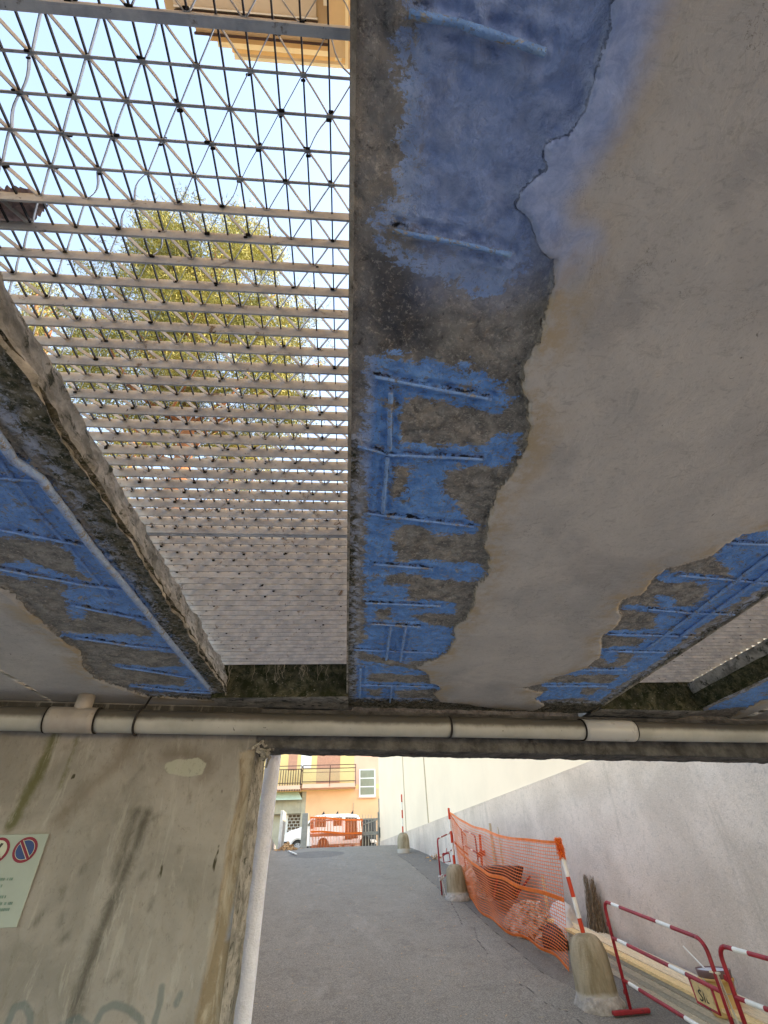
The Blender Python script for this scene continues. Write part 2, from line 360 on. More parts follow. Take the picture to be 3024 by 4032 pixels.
# ---- pipe
n = NT('dirty_cream_plastic_pipe', .5, .4)
col = n.mix(n.ramp(n.noise(3, 5, .6), .35, .65), (.35, .345, .295), (.46, .45, .395))
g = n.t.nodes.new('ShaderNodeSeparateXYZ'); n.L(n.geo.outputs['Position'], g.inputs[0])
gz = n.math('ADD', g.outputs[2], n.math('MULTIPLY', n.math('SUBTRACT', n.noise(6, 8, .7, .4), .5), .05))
col = n.mix(n.math('MULTIPLY', n.ramp(gz, 2.325, 2.365), .9), col, (.07, .06, .045))  # darker towards the upper half of the pipe
col = n.mix(n.ramp(n.noise(30, 5, .6, .8), .68, .73), col, (.04, .04, .03))
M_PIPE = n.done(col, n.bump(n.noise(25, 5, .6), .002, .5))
M_COUP = simple('pink_plastic_coupling', (.38, .34, .295), .5, .2, 6, dirt=(.20, .16, .12), dsc=6, dlo=.55, dhi=.7, spec=.5)
M_COUPW = simple('clean_plastic_coupling', (.47, .465, .43), .35, .08, 4, dirt=(.25, .22, .17), dsc=7, dlo=.58, dhi=.7, spec=.5)
M_IRON = simple('rusty_black_iron', (.035, .03, .026), .8, .4, 20)
M_SIGN = simple('sign_panel', (.30, .345, .30), .4, .08, 3)
M_SRED = simple('sign_red', (.20, .012, .03), .5, .1)
M_SBLUE = simple('sign_blue', (.02, .05, .16), .5, .1)
M_SWHITE = simple('sign_white', (.46, .48, .38), .5, .1)
M_SBLACK = simple('sign_black', (.03, .03, .02), .5, .1)
M_STEXT = simple('sign_faded_green_text', (.14, .22, .18), .6, .3, 40)
# ---- roadside
n = NT('worn_concrete_bollard', .95, .15)
col = n.mix(n.ramp(n.noise(7, 7, .7, .4, (1, 1, .25)), .35, .65), (.23, .185, .115), (.40, .34, .24))
g = n.t.nodes.new('ShaderNodeSeparateXYZ'); n.L(n.tc.outputs['Object'], g.inputs[0])
gz = n.math('ADD', g.outputs[2], n.math('MULTIPLY', n.math('SUBTRACT', n.noise(9, 7, .7), .5), .07))
col = n.mix(n.ramp(gz, .125, .085), col, (.47, .43, .37))
M_BOLL = n.done(col, n.bump(n.noise(60, 6, .7), .01, .8))
M_FOOT = simple('mortar_foot', (.42, .38, .33), .95, .3, 18, .02, 40)
M_RED = simple('red_orange_paint', (.62, .055, .02), .45, .15, 10)
M_DRED = simple('dark_red_paint', (.34, .022, .03), .45, .25, 10, dirt=(.10, .02, .02), dsc=12, dlo=.55, dhi=.7)
M_STRW = simple('white_stripe', (.76, .74, .68), .5, .1, 10)
M_NET = simple('orange_plastic_net', (.85, .17, .025), .45, .15, 10)
M_PLANK = None
def plank_mat(i, c):
    return simple('pine_board_'+'abcdefgh'[i], c, .75, .22, 4+i, .001, 90, stretch=(22, 1.2, 22))
PLANKS = [plank_mat(i, c) for i, c in enumerate([(.80, .62, .40), (.76, .63, .44), (.60, .49, .35), (.84, .58, .28), (.46, .40, .31), (.66, .54, .39)])]
M_BUCK = simple('ochre_bucket_plastic', (.62, .37, .13), .5, .15, 9, dirt=(.55, .45, .32), dsc=6, dlo=.5, dhi=.75)
M_BLID = simple('bucket_rim', (.20, .12, .115), .5, .15)
M_PAINT = simple('dried_white_paint', (.55, .58, .64), .35, .12, 14)
M_TWIG = simple('dry_brown_stems', (.19, .14, .095), .95, .5, 30)
M_RUB = simple('pale_rubble', (.50, .44, .38), .95, .4, 14, .01, 30)
M_SACK = simple('white_sack', (.62, .58, .55), .8, .15, 8, .02, 14)
M_DRK = simple('dark_barrow_steel', (.045, .035, .035), .7, .3)
M_TAPE = simple('pale_masking_tape', (.66, .58, .44), .7, .15, 20)
M_PLATE = simple('yellow_plate', (.60, .42, .20), .6, .15, 15, dirt=(.3,.2,.12), dsc=20)
M_TLEAF = simple('fallen_orange_leaves', (.66, .38, .18), .9, .4, 20)
# ---- pine
n = NT('pine_needles', .7, .2)
col = n.mix(n.ramp(n.noise(1.3, 4, .6), .35, .65), (.14, .17, .045), (.36, .34, .09))
oi = n.t.nodes.new('ShaderNodeMapRange'); n.L(n.geo.outputs['Random Per Island'], oi.inputs['Value'])
col = n.mix(n.math('MULTIPLY', oi.outputs[0], .55), col, (.26, .22, .10))
M_NEED = n.done(col)
n.b.inputs['Subsurface Weight'].default_value = 0
M_BARK = simple('reddish_pine_bark', (.26, .115, .06), .95, .45, 4, .03, 12)
M_HEDGE = simple('garden_foliage', (.10, .14, .02), .8, .5, 5)
# ================================================================== GROUND
def gz_(Y):                                             # ramp profile
    if Y <= 3.9: return 0.
    if Y <= 18.5:
        z = .14*(Y-4.1); return z if Y > 4.6 else max(0., .1*(Y-3.9)*(Y-3.9)*1.0)
    t = min(1, (Y-18.5)/9.5); z0 = .14*14.4
    return z0+.62*(1-(1-t)**2.146)
ZT = gz_(28.)
def onramp(x, y, h=0.): return onplane(x, y, (0, 4.1, h), (0, -.14, 1))
XW = lambda Y: 3.76-.115*(Y-8.97)                       # right wall face
XL = lambda Y: -1.25-.09*(Y-4)                          # left retaining wall
def zz(i, k=None):
    return {1: lambda x, y: (1000+x*.6028, 2900+y*.6028), 2: lambda x, y: (2000+x*.6172, 3000+y*.6172),
            3: lambda x, y: (1080+x*.2893, 2940+y*.2893), 4: lambda x, y: (x*.7233, 2600+y*.7233),
            7: lambda x, y: (x*.8439, 1800+y*.8439), 8: lambda x, y: (2000+x*.6172, 2000+y*.6172),
            'u': lambda x, y: (1300+x*.7233, y*.7233), 'm': lambda x, y: (1300+x*.7236, 1300+y*.7236),
            'A': lambda x, y: (1700+x*.3918, 3130+y*.3918), 's': lambda x, y: (2350+x*.3014, 3500+y*.3014),
            'b': lambda x, y: (2650+x*.2254, 3650+y*.2254), 'g': lambda x, y: (1050+x*.211, 3250+y*.211)}[i]
def grid(xs, ys, fz, name, mat, parent=None, attrs=None, flip=False, smooth=True):
    """xs, ys 1-D params; fz(X,Y)->(N,3) positions"""
    X, Y = np.meshgrid(xs, ys); P = fz(X.ravel(), Y.ravel()); nx, ny = len(xs), len(ys)
    i = np.arange(nx-1)[None, :]+nx*np.arange(ny-1)[:, None]; i = i.ravel()
    q = np.stack([i, i+1, i+nx+1, i+nx], 1)
    if flip: q = q[:, ::-1]
    m = MB(); m.v = P.tolist(); m.f = q.tolist(); m.m = [0]*len(q)
    return m.build(name, mat, parent, smooth=smooth, attrs=attrs)
ys = np.concatenate([np.arange(3.7, 10, .035), np.arange(10, 19, .07), np.arange(19, 28.3, .12), [28.6, 29.2]])
ts = np.linspace(0, 1, 150)
def rampf(T, Y):
    x0 = XL(Y)-.1; x1 = XW(Y)+.1; X = x0+(x1-x0)*T; Z = np.array([gz_(y) for y in Y])
    return np.stack([X, Y, Z], 1)
TT, YY = np.meshgrid(ts, ys); RP = rampf(TT.ravel(), YY.ravel())[:, :2]
cr1 = [onramp(*zz(1)(*p))[:2] for p in [(940, 775), (1010, 820), (1080, 880), (1200, 985), (1280, 1070), (1330, 1160), (1360, 1230)]]
cr2 = [onramp(*zz(1)(*p))[:2] for p in [(1300, 1000), (1390, 1100), (1500, 1210), (1650, 1340)]]+[onramp(*zz('A')(*p))[:2] for p in [(880, 1580), (1000, 1690), (1120, 1790), (1300, 1880)]]
cr3 = [onramp(*zz(2)(*p))[:2] for p in [(70, 1415), (140, 1450), (200, 1520), (290, 1560), (400, 1600), (480, 1680)]]
cr4 = [onramp(*zz(1)(*p))[:2] for p in [(1440, 1250), (1460, 1330), (1530, 1420)]]
crack = np.maximum.reduce([.012-seg_dist(RP, c) for c in (cr1, cr2, cr3, cr4)])
side_poly = [c for c in cr1[:5]]+[c for c in cr2[1:]]+[(3.2, 5.2), (5, 5), (4, 12), (2.9, 19.5), (2.2, 20)]
side = sdf(RP, side_poly)
hole = 1.0-np.hypot((RP[:, 0]+1.0)/.95, (RP[:, 1]-19.8)/1.1); hole = np.where(RP[:, 1] > 0, hole*.5, -1)
o = grid(ts, ys, rampf, 'ramp', M_ASPH, attrs={'crack': crack, 'side': side, 'hole': hole}); tag(o, kind='structure')
m = MB(); m.quad((-200, 28.2, ZT-.004), (200, 28.2, ZT-.004), (200, 400, ZT-.004), (-200, 400, ZT-.004)); tag(m.build('street', M_STREET), kind='structure')
m = MB(); m.quad((-60, 4.2, 2.72), (XL(4.2)-.28, 4.2, 2.72), (XL(28.2)-.28, 28.19, 2.63), (-60, 28.19, 2.63)); tag(m.build('terrace_ground', M_GROUND), kind='structure')
m = MB(); m.quad((-12, -22, -.004), (14, -22, -.004), (14, 3.75, -.004), (-12, 3.75, -.004)); tag(m.build('bounce_floor', M_BOUNCE), kind='structure')  # unseen floor running into an open court added to bounce sun upward
# ================================================================== CEILING SLAB
CE = empty('concrete_ceiling', (0, 0, 2.5), 'low concrete underpass ceiling with flaking cream plaster, bare rebar and blue paint', 'ceiling')
X1, X2 = -.014, 2.03
WY = lambda X: 3.62+.14*X                                # end wall face
def C(z, pts): return [onz(*zz(z)(*p), 2.5)[:2] for p in pts]
plaster_main = C('u', [(1545, -300), (1545, 0), (1480, 300), (1440, 450), (1390, 590), (1290, 740), (1180, 790), (1175, 930), (1085, 1000), (1030, 1060), (1030, 1140), (1090, 1220), (1130, 1350), (1180, 1400), (1240, 1420), (1215, 1560), (1180, 1720), (1130, 1870), (1075, 1980)]) \
    + C('m', [(1060, 200), (1060, 320), (1080, 400), (1090, 530), (1060, 660), (1000, 780), (910, 880), (885, 960), (880, 1000), (850, 1110), (840, 1190), (875, 1250), (850, 1350), (790, 1410), (780, 1500), (740, 1580), (680, 1610), (680, 1680), (640, 1760), (560, 1800), (470, 1840), (540, 1880), (545, 1920), (610, 1950), (560, 1985), (600, 2025), (720, 2035), (900, 2060), (1100, 2075)]) \
    + C(8, [(240, 1262), (170, 1220), (230, 1185), (90, 1150), (230, 1120), (310, 1080), (490, 1030), (590, 960), (600, 880), (600, 820), (670, 780), (740, 700), (700, 660), (740, 580), (850, 560), (930, 460), (1010, 390), (1170, 350), (1310, 310), (1400, 230), (1500, 170), (1659, 150), (1850, 60), (2100, -120), (2500, -500)])
plaster_main = [tuple(p) for p in plaster_main]+[(1.95, .6), (1.9, -1.3), (.5, -1.3)]
blueP = [C('u', [(370, -300), (380, 100), (355, 340), (385, 580), (370, 800), (330, 1000), (240, 1120), (200, 1290), (330, 1440), (470, 1470), (560, 1500), (640, 1570), (700, 1610), (830, 1625), (950, 1600), (1040, 1550), (1080, 1480), (1120, 1380), (1095, 1290), (1050, 1190), (960, 1175), (860, 1175), (840, 1050), (870, 950), (1000, 880), (1020, 770), (1090, 660), (1180, 560), (1290, 470), (1430, 280), (1500, 0), (1500, -300)]),
    C('m', [(190, 150), (400, 160), (550, 190), (750, 190), (900, 260), (960, 290), (970, 370), (1040, 410), (960, 470), (880, 480), (800, 440), (600, 425), (430, 390), (390, 480), (385, 620), (600, 645), (830, 640), (960, 570), (1040, 590), (1040, 660), (1000, 740), (900, 760), (800, 750), (640, 790), (620, 880), (700, 950), (740, 1030), (830, 1090), (790, 1140), (600, 1130), (480, 1090), (360, 1110), (345, 1200), (380, 1270), (600, 1270), (820, 1290), (850, 1330), (800, 1390), (600, 1380), (400, 1340), (300, 1350), (310, 1410), (430, 1400), (440, 1480), (600, 1490), (680, 1500), (680, 1560), (540, 1560), (430, 1570), (560, 1620), (680, 1630), (670, 1720), (600, 1790), (430, 1830), (280, 1800), (120, 1740), (190, 1700), (180, 1400), (190, 1000), (160, 620)]),
    C('m', [(135, 1800), (300, 1830), (540, 1870), (530, 1890), (230, 1880), (215, 1925), (600, 1935), (600, 1968), (350, 1972), (370, 2012), (560, 2015), (550, 2045), (105, 2030), (140, 1980)]),
    C(8, [(1659, 160), (1450, 185), (1400, 240), (1320, 330), (1430, 430), (1430, 460), (1300, 440), (1000, 415), (950, 470), (1010, 500), (1180, 490), (1310, 520), (1180, 650), (1080, 640), (1060, 570), (960, 570), (950, 620), (1000, 650), (750, 630), (740, 660), (960, 700), (940, 790), (640, 795), (600, 825), (880, 850), (840, 900), (590, 905), (590, 950), (640, 1020), (700, 990), (760, 1030), (350, 1035), (320, 1085), (560, 1080), (720, 1080), (650, 1130), (200, 1130), (260, 1180), (180, 1215), (180, 1245), (400, 1225), (590, 1250), (700, 1160), (860, 1060), (930, 1020), (1080, 900), (1240, 780), (1500, 600), (1659, 520), (2100, 200), (2100, -100)])]
bareP = [C('u', [(580, 460), (680, 480), (690, 720), (620, 860), (560, 800), (545, 760)]), C('u', [(580, 960), (740, 1000), (760, 1100), (700, 1150), (600, 1120)]),
         C('u', [(1100, 540), (1180, 560), (1175, 790), (1060, 920), (1000, 980), (960, 930), (1010, 780), (1000, 680)]), C('u', [(860, 960), (1030, 970), (1030, 1130), (940, 1180), (850, 1110)]),
         C('m', [(370, 760), (440, 770), (420, 850), (350, 930), (330, 860)]), C('m', [(210, 1890), (290, 1895), (280, 1930), (210, 1925)]),
         C('m', [(205, 1965), (280, 1965), (270, 2005), (205, 2000)]), C('m', [(255, 1530), (320, 1530), (320, 1590), (255, 1590)]),
         C(8, [(720, 930), (820, 950), (760, 1010), (700, 1010)]), C(8, [(480, 1160), (590, 1165), (540, 1205), (470, 1200)])]
darkP = [C('u', [(190, 1380), (340, 1440), (440, 1500), (560, 1520), (560, 1800), (500, 1940), (280, 1925), (200, 1800)]), C('u', [(1100, 540), (1180, 560), (1175, 790), (1060, 950), (1000, 900), (1010, 700)])]
rebars = []                                              # (points, radius, drop)
def rb(z, pts, r, dz=.0, X=None): rebars.append(([tuple(onz(*zz(z)(*p), 2.5+dz)) for p in pts], r))
rb('u', [(430, 75), (700, 130), (1175, 290)], .0075); rb('u', [(340, 1265), (600, 1310), (985, 1395)], .007)
rb('m', [(240, 262), (450, 305), (650, 345), (880, 385)], .006, .004); rb('m', [(150, 640), (330, 690), (600, 700), (830, 712)], .006, .004)
rb('m', [(200, 1005), (420, 1035), (780, 1078)], .006, .004); rb('m', [(240, 1282), (560, 1308)], .006, .004)
rb('m', [(190, 1492), (600, 1508)], .006, .004); rb('m', [(210, 1605), (490, 1622)], .006, .004)
rb('m', [(130, 1745), (600, 1765)], .006, .004); rb('m', [(140, 1935), (590, 1948)], .006, .004)
rb('m', [(330, 350), (322, 660)], .008, .003); rb('m', [(312, 700), (285, 1000)], .008, .003)
rb('m', [(330, 1620), (305, 1800)], .008, .0); rb('m', [(412, 1620), (380, 1810)], .008, .0); rb('m', [(165, 1850), (158, 2000)], .010, .0)
rb('m', [(335, 1945), (325, 2030)], .007, .0)
n_main = len(rebars)
rb(8, [(1400, 233), (1800, 250)], .006, .004); rb(8, [(1080, 440), (1450, 470), (1800, 505)], .006, .003)
rb(8, [(900, 655), (1180, 680), (1450, 688)], .006, .003); rb(8, [(640, 815), (1000, 822), (1200, 830)], .006, .003)
rb(8, [(620, 920), (1020, 928)], .006, .004); rb(8, [(350, 1040), (760, 1040)], .006, .004); rb(8, [(220, 1142), (640, 1142)], .006, .004)
rb(8, [(1850, 200), (1659, 325), (1440, 490), (1180, 690), (1020, 810), (890, 905)], .010, .001)
rb(8, [(1850, 300), (1659, 425), (1560, 500), (1280, 695), (1100, 830)], .010, .001)
n_right = len(rebars)
rb(7, [(-60, -160), (60, 20), (190, 110), (430, 430), (600, 630), (720, 780), (920, 1020), (972, 1082)], .0135, -.012)
rb(7, [(-100, 95), (60, 112), (215, 122)], .006, .0); rb(7, [(-100, 330), (120, 370), (430, 428)], .006, .002)
rb(7, [(-60, 520), (200, 570), (400, 605), (600, 632)], .006, .0); rb(7, [(330, 700), (560, 745), (725, 772)], .006, .0)
rb(7, [(350, 850), (600, 885), (830, 910)], .006, .0); rb(7, [(560, 985), (760, 1015), (915, 1040)], .006, .0)
rb(7, [(640, 1075), (850, 1100), (980, 1105)], .006, .0)
rb(7, [(-80, -90), (140, 230), (300, 400), (520, 660)], .008, .006)

def groove_(P, rbs):  # line beside each bar for the rust halo and painted crevice shade
    g = np.full(len(P), -1.)
    for pts, r in rbs:
        q = [(p[0], p[1]-r-.003) for p in pts]; g = np.maximum(g, .004-seg_dist(P, q))
    return g
def ceil_panel(xs, ys, plaster, blues, bares, darks, rbs, moss_f, yend, name, pale_f, edge_f=None, wash_f=None):
    xs = np.asarray(xs); ys = np.asarray(ys)
    X, Y = np.meshgrid(xs, ys); X = X.ravel(); Y = Y.ravel()
    Ye = yend(X); k = np.clip((Y-3.2)/(ys[-1]-3.2), 0, 1); Y = np.where(Y > 3.2, 3.2+(Ye-3.2)*k, Y)
    if edge_f is not None: X = edge_f(X, Y)
    P = np.stack([X, Y], 1); P3 = np.stack([X, Y, X*0], 1)
    n1 = fnoise(P3, 9, 4, 3.); n2 = fnoise(P3, 26, 4, 9.)
    pls = sdf(P, plaster)+n1*.008+n2*.003 if plaster is not None else np.full(len(P), -1.)
    b = np.maximum.reduce([sdf(P, q) for q in blues]) if blues else np.full(len(P), -1.)
    for q in bares: b = np.minimum(b, -sdf(P, q))
    dk = np.maximum.reduce([sdf(P, q) for q in darks]) if darks else np.full(len(P), -1.)
    b = b-.004
    z = np.where(pls > 0, 0., 0.016+.007*n1+.005*n2)
    z = np.where(pls > 0, -.0015*n1, z)
    lip = np.exp(-((pls+.0)/.018)**2)*(pls < 0)
    z -= np.where(pls < 0, 0, 0)
    for pts, r in rbs:                                   # concrete broken away in a groove along each bar
        d = seg_dist(P, pts); z = np.where(pls < 0, np.where(d < .035, np.minimum(z, .012)+.012*np.exp(-((d-.016)/.008)**2)*(.5+n2), z), z)
    moss = moss_f(X, Y)
    nx, ny = len(xs), len(ys)
    i = (np.arange(nx-1)[None, :]+nx*np.arange(ny-1)[:, None]).ravel()
    q = np.stack([i, i+nx, i+nx+1, i+1], 1)
    m = MB(); m.v = np.stack([X, Y, 2.5+z], 1).tolist(); m.f = q.tolist(); m.m = [0]*len(q)
    return m.build(name, M_CEIL, CE, smooth=True, attrs={'plaster': pls, 'blue': b, 'dark': dk, 'rim': -.9+0*dk if plaster is None else np.where(pls < 0, .035+pls, -1), 'pale': pale_f(X, Y), 'moss': moss, 'wash': np.minimum(wash_f(X, Y), np.clip(1-pls/.13, 0, 1)) if wash_f else X*0-1, 'groove': groove_(P, rbs)})
ysm = np.concatenate([np.arange(-1.2, -.05, .1), np.arange(-.04, 3.2, .008), np.arange(3.2, 3.86, .01)])
xsm = np.concatenate([np.arange(X1, .95, .0075), np.arange(.95, X2+.005, .011)])
blueP = [list(q) for q in blueP]
e1 = lambda X, Y: np.minimum.reduce([np.where(Y > .9, .028+.03*np.clip((Y-.9)/2, 0, 1)-(X-X1), -1), (Y > 0)*1.])
mossm = lambda X, Y: np.maximum(e1(X, Y), np.maximum(.07-(X2-X) if False else .05-(X2-X), Y-3.42-.1*X))
ceil_panel(xsm, ysm, plaster_main, blueP, bareP, darkP, rebars[:n_right], mossm, lambda X: WY(X)+.03, 'plastered_soffit',
           lambda X, Y: np.maximum(np.clip((.75-Y)/.4, 0, 1), np.clip((.07-X)/.03, 0, 1)*np.clip((1.6-Y)/.4, 0, 1)), wash_f=lambda X, Y: np.clip((.62-Y)/.42, 0, 1.1)*np.clip((.70-X+.3*(.3-Y))/.30, 0, 1)*np.clip((X-.06)/.1, 0, 1))
# left panel
plaster_left = [tuple(p) for p in C(7, [(680, 1118), (600, 1092), (450, 1040), (385, 980), (375, 920), (280, 850), (150, 740), (70, 660), (0, 610), (-120, 560), (-400, 300), (-900, -300)])]+[(-3.1, .4), (-3.1, 3.9), (-.84, 3.9), (-.85, 3.42)]
blueL = [C(7, [(-500, -500), (-120, -150), (30, -20), (110, 20), (200, 100), (300, 200), (345, 290), (420, 390), (500, 400), (560, 500), (640, 560), (690, 610), (750, 720), (790, 800), (870, 880), (890, 960), (1000, 1060), (985, 1110), (750, 1110), (600, 1085), (600, 1065), (850, 1080), (880, 1040), (520, 990), (520, 970), (700, 990), (850, 990), (820, 930), (600, 900), (280, 850), (280, 825), (420, 835), (700, 850), (690, 820), (560, 790), (330, 770), (300, 700), (280, 640), (0, 560), (0, 500), (120, 500), (300, 570), (420, 590), (350, 560), (330, 480), (270, 420), (150, 400), (0, 390), (-300, 330)])]
bareL = [C(7, [(140, 560), (300, 590), (290, 640), (150, 600)]), C(7, [(390, 700), (620, 780), (700, 810), (640, 830), (400, 780)]), C(7, [(150, 430), (280, 490), (400, 580), (300, 570), (130, 490)])]
ysl = np.concatenate([np.arange(-1.2, .4, .1), np.arange(.4, 3.2, .011), np.arange(3.2, 3.8, .012)])
xsl = np.concatenate([np.arange(-2.93, -2., .03), np.arange(-2., -1.4, .016), np.arange(-1.4, -.8, .010)])
def mossl(X, Y): return np.maximum(np.minimum(X+.935, .2)+.01*np.sin(Y*9), Y-3.42-.1*X)
def edgel(X, Y):
    w = np.clip((X+1.1)/.28, 0, 1); nn = np.array([noise.fractal(Vector((1., y*2.2, 4.)), 1., 2., 5) for y in Y]); return X+w*.030*nn
ceil_panel(xsl, ysl, plaster_left, [list(q) for q in blueL], bareL, [], rebars[n_right:], mossl, lambda X: WY(X)+.03, 'plastered_soffit', lambda X, Y: X*0+.25, edgel)
# right panel
xr = np.concatenate([[2.885], np.arange(2.90, 3.5, .02), np.arange(3.5, 5.0, .08)]); yr = np.concatenate([np.arange(-1.2, 1.5, .1), np.arange(1.5, 4.2, .02)])
ceil_panel(xr, yr, [(3.45, -2), (3.5, 2), (3.6, 3), (3.3, 3.6), (3.5, 5), (9, 5), (9, -2)], [[(3.0, -2), (3.02, 3.3), (3.0, 3.9), (3.4, 3.8), (3.42, 2), (3.4, -2)]], [], [], [], lambda X, Y: .09-(X-2.89)+.02*np.sin(Y*8), lambda X: WY(X)+.03, 'plastered_soffit', lambda X, Y: X*0)
for pts, r in rebars:
    m = MB(); nseg = []; 
    for a, b in zip(pts[:-1], pts[1:]):
        k = max(2, int((Vector(b)-Vector(a)).length/.03))
        for i in range(k): nseg.append(Vector(a).lerp(Vector(b), i/k))
    nseg.append(Vector(pts[-1]))
    nseg = [p+Vector((0, 0, .006))+Vector(noise.noise_vector(p*12))*.0015 for p in nseg]
    rr = [r*(.78 if r < .013 else 1)*(1+.16*noise.noise(p*60)+.10*math.sin(i*2.6)) for i, p in enumerate(nseg)]
    m.tube(nseg, rr, 8)
    npt = len(m.v); o = m.build('rebar', M_CEIL, CE, smooth=True, attrs={'wash': [0]*npt, 'groove': [-1]*npt, 'plaster': [-1]*npt, 'blue': [.06]*npt, 'dark': [-1]*npt, 'rim': [-1]*npt, 'pale': [.8 if r > .013 else .35]*npt, 'moss': [-1]*npt})
# slab body
m = MB()
m.box(X1+.003, X2-.003, -1.2, 3.6, 2.535, 2.7); m.box(-2.92, -.885, -1.2, 3.75, 2.535, 2.7); m.box(-5, -2.9, -1.2, 3.6, 2.5, 2.7); m.box(2.93, 5, -1.2, 3.9, 2.535, 2.7)
m.build('slab_core', M_CONC, CE)
def side_strip(x_of, y0, y1, z0, z1, amp, mat, name, ny, nz, seed, along='y'):
    A = np.linspace(y0, y1, ny); Z = np.linspace(0, 1, nz)
    def f(T, U):
        P = []
        for t, u in zip(T, U):
            z = z0+(z1-z0)*u
            p = Vector(x_of(t, u)+(z,)); d = noise.fractal(Vector((t*5+seed, z*7, seed)), 1., 2., 5)+.5*noise.fractal(Vector((t*17+seed, z*20, seed)), 1., 2., 4)
            k = amp*d*(1 if 0.02 < u else .3)
            p += Vector((k, 0, 0)) if along == 'y' else Vector((0, -abs(k), 0))
            P.append(p)
        return np.array([tuple(p) for p in P])
    return grid(A, Z, f, name, mat, CE, flip=(along != 'y'))
side_strip(lambda t, u: (-.818-.062*u+.030*noise.fractal(Vector((1., t*2.2, 4.)), 1., 2., 5)*(1-u), t), .3, 3.32, 2.497, 2.7, .022, M_SLABSIDE, 'slab_side', 420, 30, 2.)
side_strip(lambda t, u: (2.895-.02*u, t), .8, 3.9, 2.60, 2.7, .012, M_SLABSIDE, 'slab_side', 220, 12, 5.)
side_strip(lambda t, u: (2.895-.02*(1-u)*0-.045*u, t), .8, 3.9, 2.497, 2.605, .014, M_MOSS, 'slab_side', 220, 14, 8.)
m = MB(); m.box(X1+.001, X1+.01, -1.2, 3.4, 2.505, 2.699); m.build('slab_side', M_SLABSIDE, CE)
m = MB(); m.box(X2-.012, X2-.004, -1.2, 3.9, 2.505, 2.699); m.build('slab_side', M_SLABSIDE, CE)
# end beams closing the two openings, and the soffit strip behind them
side_strip(lambda t, u: (t, 3.29-.02*u), -.93, .0, 2.485, 2.738, .016, M_MOSS, 'end_beam', 130, 30, 11., 'x')
side_strip(lambda t, u: (t, 3.79-.01*u+.11*(t-2.87)), 2.0, 2.93, 2.485, 2.738, .016, M_MOSS, 'end_beam', 110, 24, 14., 'x')
def strip_soffit(x0, x1, yf):
    xs = np.linspace(x0, x1, 110); us = np.linspace(0, 1, 26)
    def f(T, U): return np.array([(t, yf(t)+(WY(t)+.03-yf(t))*u, 2.486+.012*u+.006*noise.fractal(Vector((t*12, u*4, 3.)), 1., 2., 5)) for t, u in zip(T, U)])
    grid(xs, us, f, 'beam_soffit', M_SLABSIDE, CE, flip=True)
strip_soffit(-.93, .0, lambda t: 3.285); strip_soffit(2.0, 2.93, lambda t: 3.785+.11*(t-2.87))
m = MB(); m.box(-.92, .03, 3.31, 3.75, 2.52, 2.735); m.hexa([(2.0, 3.73, 2.52), (2.94, 3.83, 2.52), (2.94, 4.25, 2.52), (2.0, 4.1, 2.52), (2.0, 3.73, 2.695), (2.94, 3.83, 2.695), (2.94, 4.25, 2.695), (2.0, 4.1, 2.695)]); m.build('slab_core', M_CONC, CE)
# dry roots hanging over the end beam
m = MB()
for (x0, nn_) in ((-.83, 5), (-.47, 9), (-.33, 9), (-.17, 5), (-.62, 2)):
    for i in range(nn_):
        x = x0+random.gauss(0, .025); L = random.uniform(.04, .15); y = 3.262
        pts = [(x+random.gauss(0, .012)*k/4, y-.006-.004*k*random.random(), 2.715-L*k/4) for k in range(5)]
        m.tube(pts, .0012, 3, caps=False)
m.build('dry_root_tuft', M_ROOT, CE, kind='stuff')
# ================================================================== END WALL
WN = np.array([-.14, 1, 0]); WP = np.array([0, 3.62, 0])
def onw(z, p): return onplane(*zz(z)(*p), WP, WN)
WA = empty('underpass_end_wall', (-.7, 3.52, 0), 'stained concrete end wall with green streaks beside the ramp opening', 'wall')
XJ = -.635                                               # jamb edge
xs = np.concatenate([np.arange(-5, -2.4, .1), np.arange(-2.4, -.72, .011), np.linspace(-.72, -.635, 12)]); zs_ = np.arange(0, 2.49, .0115)
Xg, Zg = np.meshgrid(xs, zs_); Xg = Xg.ravel(); Zg = Zg.ravel(); Pw = np.stack([Xg, Zg], 1)
wxz = lambda pts: [(onw(4, p)[0], onw(4, p)[2]) for p in pts]
stain = np.maximum.reduce([.035-seg_dist(Pw, wxz([(800, 830), (740, 1000), (640, 1250), (560, 1450), (470, 1700), (390, 1970)])),
    .03-seg_dist(Pw, wxz([(740, 830), (700, 960), (620, 1200)]))] + [s_-seg_dist(Pw, wxz(p)) for p, s_ in (
        ([(780, 575), (690, 690)], .008), ([(345, 1240), (330, 1300)], .010), ([(250, 1350), (195, 1430)], .012), ([(345, 1390), (330, 1430)], .012), ([(360, 1500), (335, 1520)], .014),
        ([(840, 1290), (815, 1350)], .014), ([(640, 1710), (580, 1760)], .012), ([(975, 1025), (965, 1050)], .008), ([(865, 650), (850, 670)], .008), ([(1035, 720), (1025, 770)], .008),
        ([(450, 1130), (445, 1150)], .010), ([(800, 870), (870, 840)], .008), ([(820, 510), (810, 520)], .008), ([(560, 1500), (540, 1600)], .02), ([(1170, 1250), (1150, 1290)], .006), ([(690, 925), (685, 930)], .008), ([(780, 1160), (770, 1190)], .008))])
green = np.maximum.reduce([.03-seg_dist(Pw, wxz([(300, 400), (220, 600), (130, 760), (60, 900)])), .008-seg_dist(Pw, wxz([(420, 420), (330, 690)]))])
brown = np.maximum(.05-seg_dist(Pw, wxz([(720, 420), (640, 560), (480, 700), (330, 860)])), .04-seg_dist(Pw, wxz([(900, 520), (1000, 500), (1150, 560), (1100, 650)])))
patch = sdf(Pw, wxz([(900, 560), (960, 540), (1080, 530), (1125, 560), (1100, 620), (1010, 635), (920, 615), (895, 590)]))
